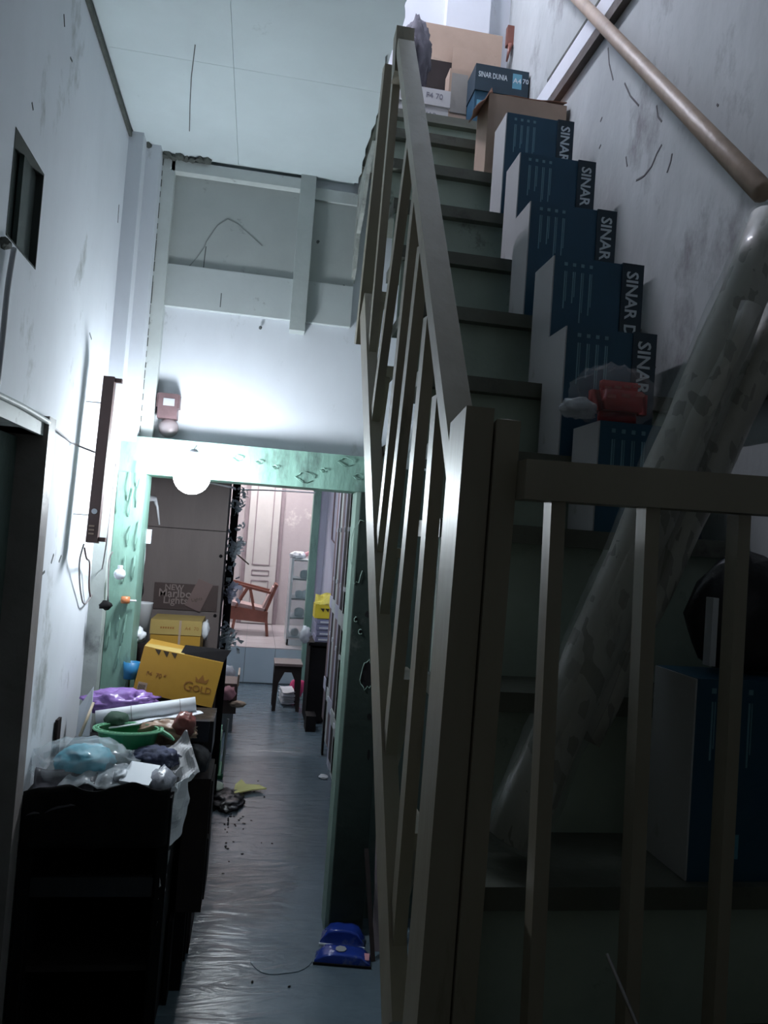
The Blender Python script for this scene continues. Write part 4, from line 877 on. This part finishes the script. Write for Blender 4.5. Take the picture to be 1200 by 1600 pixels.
# ================================================================= LEFT CORRIDOR FLOOR CLUTTER
t = thing('brown_carton', (-.08, 7.0, 0), 'open brown carton stuffed with paper at the corridor left side', 'carton')
a = P3(352, 1130, 6.9)
link('carton_body', bx(B(), (-.28, 6.85, .16), (-.055, 7.2, .42)), mat('dark_kraft', (.13, .085, .075), .7), t, bevel=.004)
link('flap', bx(B(), (-.06, 6.84, .40), (-.045, 7.2, .50)), kraft, t)
link('stand', bx(B(), (-.30, 6.9, 0), (-.075, 7.2, .16)), greyb, t)
one('pink_paper', blob(B(), P3(357, 1083, 6.86), (.06, .04, .06), 61, .3, 2.2, 3), pinkp, 'pink crumpled paper on the open brown carton', 'paper', smooth=True)
one('cream_paper', blob(B(), P3(371, 1100, 6.84), (.06, .03, .025), 62, .3, 2.2, 3), kraft, 'cream crumpled paper at the carton rim', 'paper', smooth=True)
one('white_sack', blob(B(), P3(352, 1060, 7.30), (.08, .06, .11), 63, .25, 2.2, 3), mat('dull_white_sack', (.40, .41, .46), .5, .1, 8, .4, 16), 'white plastic sack standing behind the pink paper', 'sack', smooth=True)
t = thing('plastic_drawer_unit', (-.13, 5.6, 0), 'small green plastic drawer unit with pale green top on the floor', 'drawers')
link('body', bx(B(), (-.24, 5.60, 0), (-.13, 5.9, .26)), greenpl, t, bevel=.004)
for k in range(3): link('drawer', bx(B(), (-.232, 5.585, .02+k*.08), (-.138, 5.60, .085+k*.08)), mat('green_drawer', (.015, .11, .05), .4), t, bevel=.004)
link('base', bx(B(), (-.25, 5.56, 0), (-.10, 5.9, .025)), greenpl, t)
link('top_tray', bx(B(), (-.235, 5.59, .262), (-.135, 5.85, .31)), greenlt, t, bevel=.006)
link('side_rod', tube(B(), [(-.105, 5.62, .0), (-.095, 5.66, .40)], .010, 8), greyb, t)
t = thing('wall_bench', (-.45, 6.0, 0), 'dark low bench behind the green drawers along the left wall', 'bench')
link('seat', bx(B(), (-.74, 5.0, .70), (-.26, 6.75, .74)), darkwood, t, bevel=.004)
link('front_board', bx(B(), (-.29, 5.0, .05), (-.27, 6.75, .70)), darkwood, t)
for y in (5.02, 6.69): link('leg', bx(B(), (-.33, y, 0), (-.28, y+.05, .70)), darkwood, t)
# cloths on the floor
c = at(388, 1236, 'Z', 0)
bm = B(); prism(bm, [(c.x-.10, c.y-.14), (c.x+.02, c.y-.05), (c.x+.12, c.y-.02), (c.x+.07, c.y+.05), (c.x-.02, c.y+.06), (c.x-.05, c.y+.16), (c.x-.09, c.y+.05)], 'Z', .02, .028)
one('yellow_cloth', bm, yelc, 'pale yellow cloth lying on the corridor floor', 'cloth')
bm = B(); c = at(352, 1252, 'Z', 0); blob(bm, (c.x, c.y, .012), (.10, .17, .022), 71, .35, 2.2, 4, flat=.001); one('black_umbrella_cloth', bm, blackp, 'crumpled black plastic beside the pale yellow cloth on the floor', 'plastic', smooth=True)
bm = B(); c = at(340, 1238, 'Z', 0); blob(bm, (c.x-.02, c.y, .04), (.05, .08, .018), 72, .25, 2.2, 3, flat=.03); one('pale_rag', bm, mat('pale_rag', (.36, .42, .34), .7), 'pale greenish rag on the black plastic, left of the yellow cloth', 'rag', smooth=True)
bm = B(); random.seed(9)
for k in range(75):
    px = random.gauss(350, 25) if k < 70 else random.uniform(300, 500); py = random.gauss(1275, 28) if k < 70 else random.uniform(1180, 1590)
    p = at(px, py, 'Z', 0)
    if p.x < -.05 and p.y < 5: p.x = -.03
    blob(bm, (p.x, p.y, .003), (.003+.005*random.random(), .003+.007*random.random(), .002), k, .4, 2, 1)
tag(link('dirt_crumbs', bm, black), 'scattered black dirt crumbs on the grey floor', 'dirt', kind='stuff')
c = at(505, 1216, 'Z', 0); one('paper_scrap', blob(B(), (c.x, c.y, .012), (.03, .03, .012), 77, .4, 2, 2, flat=.001), paper, 'small white paper scrap on the floor by the right wall', 'paper')
# worn cement patch on floor
bm = B(); c = at(437, 1497, 'Z', 0); out = []
for k in range(26):
    a = 2*pi*k/26; r = 1+.16*noise.noise(Vector((cos(a)*1.5, sin(a)*1.5, 4))); out.append((c.x+cos(a)*.125*r, c.y+sin(a)*.13*r))
prism(bm, out, 'Z', .0002, .003); S('trim_13', bm, floorm)
# blue packets on the floor by the jamb
for k, (px, py, w, dd_, h, yo, lab) in enumerate(((536, 1462, .19, .075, .07, 0, 'shiny blue plastic packet lying nearest the green jamb'), (536, 1490, .23, .085, .045, 0, 'flat blue printed plastic packet with a white rim, in front of its shiny twin'))):
    c = at(px, py, 'Z', .03); t = thing('blue_packet', (c.x, c.y, 0), lab, 'packet', rot=(0, 0, -.22+.04*k))
    bm = bx(B(), (-w/2, -dd_/2, .001), (w/2, dd_/2, h)); bmesh.ops.subdivide_edges(bm, edges=bm.edges[:], cuts=5, use_grid_fill=True)
    for v in bm.verts:
        e = max(0, 1-((abs(v.co.x)/(w/2))**4)); v.co.z = .001+(v.co.z-.001)*(.25+.75*e)+.006*noise.noise(v.co*22+Vector((k*5, 0, 0))); v.co.z = max(v.co.z, .001)
    link('pouch', bm, bluepl, t, local=True, smooth=True)
    link('seal_edge', bx(B(), (-w/2-.004, -dd_/2-.006, .002), (w/2+.006, -dd_/2, .010)), foam if k == 0 else black, t, local=True)
    if k: 
        bm = B(); lathe(bm, [(.024, 0), (.024, .002)], (-.01, 0, h+.003), 7); link('printed_shape', bm, greyb, t, local=True)
        link('printed_corner', bx(B(), (w/2-.04, -.03, h*.5+.002), (w/2-.005, .02, h*.5+.006)), pinkp, t, local=True)
# boards leaning in the dark gap behind the railing
one('mauve_board', bar(B(), (.66, 3.30, .0), (.645, 3.50, 1.15), .06, .014), mauve, 'narrow mauve board leaning in the dark gap right of the green jamb', 'board')
one('short_stick', bar(B(), (.62, 3.22, .0), (.585, 3.38, .40), .018, .012), darkwood, 'short dark stick leaning right of the green jamb by the floor', 'stick')
# ================================================================= RIGHT SIDE OF THE REAR CORRIDOR
t = thing('folding_door', (.64, 5.6, 0), 'tall white folding door panels with dark gaps along the right corridor wall', 'door panels')
for k, (y, x, m) in enumerate(((4.75, .60, trimw), (5.05, .612, trimw), (5.45, .63, lav), (5.9, .65, trimw), (6.3, .67, lav))):
    link('stile', bx(B(), (x, y, .12+.05*(k % 2)), (x+.025, y+.14, 2.2)), m, t, bevel=.003)
    link('rail', bx(B(), (x+.006, y+.14, .45), (x+.02, y+.40, .55)), m, t); link('rail', bx(B(), (x+.006, y+.14, 1.15), (x+.02, y+.40, 1.25)), m, t)
    link('infill', bx(B(), (x+.012, y+.14, .20), (x+.018, y+.40, 2.2)), redpaint if k % 2 == 0 else darkwood, t)
    for z in (.5, .95, 1.4, 1.8): link('hinge', bx(B(), (x-.012, y+.02, z), (x, y+.06, z+.03)), foam, t)
one('dark_post', bx(B(), (.655, 6.22, 0), (.669, 6.29, .62)), black, 'short dark post on the floor at the end of the folding door', 'post')
c = P3(528, 808, 7.4); t = thing('black_socket_box', c, 'black socket box high on the lavender corridor wall', 'socket')
link('box', bx(B(), (.765, 7.15, c.z-.06), (.80, 7.28, c.z+.06)), black, t, bevel=.006)
bm = B(); tube(bm, [(.79, 7.2, c.z-.05), (.79, 7.25, c.z-.25), (.79, 7.7, c.z-.26), (.79, 8.1, c.z-.22), (.79, 8.15, c.z+.4)], .008, 8); link('conduit', bm, redpaint, t)
# far opening: green post
gp = P3(492, 850, 9.05)
S('trim_14', bx(B(), (gp.x-.055, 9.0, 0), (gp.x+.03, 9.16, 2.6)), green, bevel=.004)
S('trim_15', bx(B(), (gp.x+.03, 9.02, 0), (.83, 9.12, 2.6)), lav)
# stool
xsT = P3(482, 1003, 7.3).x
t = thing('wooden_stool', (.44, 7.8, 0), 'dark wooden stool with an arched front standing before the tiled step', 'stool')
a = P3(430, 1036, 7.72); b_ = P3(482, 1041, 7.72); x0, x1 = a.x, xsT-.012; zt2 = a.z
link('seat', bx(B(), (x0-.005, 7.70, zt2-.025), (x1+.005, 8.05, zt2)), mat('stool_top', (.16, .12, .12), .5), t, bevel=.004)
out = [(x0, 0), (x0+.035, 0), (x0+.045, .27), (x0+.10, .385), (x1-.10, .385), (x1-.045, .27), (x1-.035, 0), (x1, 0), (x1, zt2-.025), (x0, zt2-.025)]
for y in (7.72, 8.01): link('arched_side', prism(B(), out, 'Y', y, y+.018), darkwood, t)
for x in (x0, x1-.018): link('side_rail', bx(B(), (x, 7.738, .36), (x+.018, 8.01, zt2-.025)), darkwood, t)
bm = B()
for k in range(6): z = .02+k*.022; sheet(bm, [(x0+.10+.02*random.random(), 7.95, z), (x1-.03, 7.97, z+.01*random.random()), (x1-.05, 8.3, z), (x0+.08, 8.3, z)], 5, 5, .008, 7, k, .004)
one('newspaper_pile', bm, paper, 'loose pile of white papers on the floor under the wooden stool', 'papers')
one('pink_bag', blob(B(), P3(464, 1075, 8.35), (.07, .05, .09), 81, .25, 2.2, 3), pink, 'bright pink plastic bag under the wooden stool', 'bag', smooth=True)
# black shelf with crates
t = thing('black_side_table', (.72, 7.4, 0), 'black side table against the right wall with papers stacked on it', 'table')
zt3 = P3(495, 1003, 7.3).z; xs0 = P3(482, 1003, 7.3).x
link('top', bx(B(), (xs0, 7.25, zt3-.03), (.79, 7.75, zt3)), black, t, bevel=.003)
link('side_panel', bx(B(), (xs0+.02, 7.27, 0), (xs0+.04, 7.73, zt3-.03)), black, t); link('back_panel', bx(B(), (xs0+.04, 7.70, 0), (.79, 7.72, zt3-.03)), black, t)
link('shelf', bx(B(), (xs0+.04, 7.27, .3), (.79, 7.70, .32)), black, t); link('front_panel', bx(B(), (xs0+.04, 7.26, .02), (.79, 7.275, zt3-.05)), black, t)
one('lower_black_box', bx(B(), (.57, 6.95, 0), (.66, 7.15, .14)), black, 'small black box on the floor beside the black side table', 'box', bevel=.006)
for k in range(4):
    z = zt3+.001+k*.055; x = xs0+.06+.008*(k % 2)
    t = thing('paper_bundle', (x+.07, 7.4, z), ['lowest', 'second lowest', 'second highest', 'highest'][k]+' of the lavender paper bundles on the black side table', 'paper bundle', 'lavender paper bundles')
    link('bundle', bx(B(), (x, 7.30, z), (.765, 7.6, z+.050)), mat('lav_paper', (.24, .24, .36), .6, .2, 9, .3, 20), t, bevel=.006)
    link('label_band', bx(B(), (x+.03, 7.296, z+.014), (.75, 7.301, z+.030)), paper, t)
yb0 = P3(488, 963, 7.35)
t = thing('yellow_box', (.68, 7.4, zt3+.22), 'bright yellow box with black triangles on top of the lavender bundles', 'box')
zy = zt3+.222; link('box_body', bx(B(), (xs0+.04, 7.31, zy), (.77, 7.55, zy+.13)), mat('bright_yellow', (.80, .62, .04), .5), t, bevel=.004)
bm = B()
for k in range(3): prism(bm, [(xs0+.09+k*.045, zy+.095), (xs0+.13+k*.045, zy+.095), (xs0+.12+k*.045, zy+.06)], 'Y', 7.3075, 7.3105)
link('printed_triangles', bm, ink, t)
bm = B(); sheet(bm, [(xs0+.03, 7.31, zy+.13), (.76, 7.31, zy+.13), (.77, 7.5, zy+.22), (xs0+.05, 7.5, zy+.20)], 6, 6, .015, 9, 3, .003); link('open_flap', bm, mat('bright_yellow2', (.70, .58, .10), .5), t)
one('white_plastic_scrap', blob(B(), P3(477, 992, 7.2), (.04, .04, .07), 83, .35, 2.3, 3), paper, 'crumpled white plastic hanging off the black side table corner', 'plastic', smooth=True)
# display cabinet
vx0 = P3(436, 940, 9.55).x; vx1 = P3(484, 940, 9.4).x
vz1 = P3(470, 873, 9.4).z; x0 = P3(452, 940, 9.4).x; x1 = vx1+.10; z0 = .415; yv0, yv1 = 9.40, 10.0
t = thing('glass_display_cabinet', ((x0+x1)/2, 9.7, z0), 'tall aluminium-framed glass display cabinet on the raised tiled floor', 'cabinet')
fw = .022
bm = B()
for x in (x0, x1-fw):
    for y in (yv0, yv1-fw): bx(bm, (x, y, z0), (x+fw, y+fw, vz1))
link('frame', bm, alum, t)
NZ = [z0+.09, z0+.33, z0+.56, z0+.80, vz1-.02]
for z in NZ: link('shelf', bx(B(), (x0+.002, yv0+.004, z-.010), (x1-.002, yv1-.004, z+.008)), alum, t)
link('base_panel', bx(B(), (x0, yv0, z0), (x1, yv0+.02, z0+.075)), alum, t)
link('side_panel', bx(B(), (x0-.006, yv0, z0+.02), (x0, yv1, vz1)), alum, t)
link('glass_pane', bx(B(), (x0+fw, yv0+.004, z0+.09), (x1-fw, yv0+.009, vz1-.02)), glass, t)
for k, (fx, zi, m, s) in enumerate(((.3, 0, chairw, .05), (.65, 0, paper, .05), (.4, 1, greyb, .06), (.7, 1, paper, .05), (.6, 2, foam, .055), (.35, 2, greyb, .05), (.5, 3, darkwood, .06), (.75, 3, foam, .05))):
    one('shelf_item', lathe(B(), [(s*.8, 0), (s, s*.6), (s*.9, s*1.4), (s*.4, s*1.7)], (x0+(x1-x0)*fx, yv0+.2, NZ[zi]+.0085), 14), m, ['red-brown pot on the lowest shelf', 'white pot on the lowest shelf', 'grey jar on the second lowest shelf', 'white jar on the second lowest shelf', 'white pot on the second highest shelf', 'grey jar on the second highest shelf', 'dark pot on the highest glass shelf', 'white pot on the highest glass shelf'][k]+' of the display cabinet', 'jar', 'jars in the display cabinet', smooth=True)
one('cabinet_top_bundle', blob(B(), (x0+.07, 9.6, vz1+.03), (.09, .10, .045), 85, .3, 2.2, 3, flat=vz1-.011), paper, 'white crumpled bundle on top of the display cabinet', 'bundle', smooth=True)
one('cabinet_top_sticks', tube(B(), [(x0+.12, 9.62, vz1+.02), (x1-.02, 9.7, vz1+.13)], [.03, .02], 8), pinkp, 'pinkish roll lying on top of the display cabinet', 'roll', smooth=True)
# armchair
def armchair():
    YA = 10.35
    a = P3(402, 990, YA)
    t = thing('wooden_armchair', (0.0, YA, .415), 'red-brown wooden armchair with a pale cushion facing left on the raised floor', 'chair')
    zf = .415
    xb = P3(412, 960, YA).x; xf = P3(362, 960, YA).x
    ys_ = (YA-.24, YA+.24)
    link('seat', hexa(B(), [(xf, ys_[0]+.02, zf+.36), (xb+.02, ys_[0]+.02, zf+.28), (xb+.02, ys_[1]-.02, zf+.28), (xf, ys_[1]-.02, zf+.36), (xf, ys_[0]+.02, zf+.42), (xb+.02, ys_[0]+.02, zf+.35), (xb+.02, ys_[1]-.02, zf+.35), (xf, ys_[1]-.02, zf+.42)]), cush, t, bevel=.008)
    link('seat_apron', hexa(B(), [(xf-.01, ys_[0], zf+.20), (xb+.05, ys_[0], zf+.17), (xb+.05, ys_[0]+.025, zf+.17), (xf-.01, ys_[0]+.025, zf+.20), (xf-.01, ys_[0], zf+.37), (xb+.05, ys_[0], zf+.31), (xb+.05, ys_[0]+.025, zf+.31), (xf-.01, ys_[0]+.025, zf+.37)]), chairw, t)
    bt = P3(432, 912, YA)
    link('backrest', bar(B(), (xb+.01, YA, zf+.30), (bt.x, YA, bt.z), .44, .04, side=(0, 1, 0)), chairw, t, bevel=.004)
    link('back_cushion', bar(B(), (xb-.02, YA, zf+.34), (bt.x-.035, YA, bt.z-.04), .40, .03, side=(0, 1, 0)), cush, t, bevel=.006)
    for y in ys_:
        link('leg', bar(B(), (xf+.02, y, zf), (xf+.06, y, zf+.36), .035, .03), chairw, t); link('leg', bar(B(), (xb+.06, y, zf), (xb+.02, y, zf+.32), .035, .03), chairw, t)
        link('armrest', bar(B(), (xf-.02, y, zf+.66), (xb+.07, y, zf+.56), .03, .05, side=(0, 0, 1)), chairw, t)
        xm = (xf+xb)/2
        link('arm_support', bar(B(), (xf+.04, y, zf+.34), (xm-.02, y, zf+.61), .03, .03), chairw, t); link('arm_support', bar(B(), (xm+.08, y, zf+.31), (xm, y, zf+.61), .03, .03), chairw, t)
armchair()
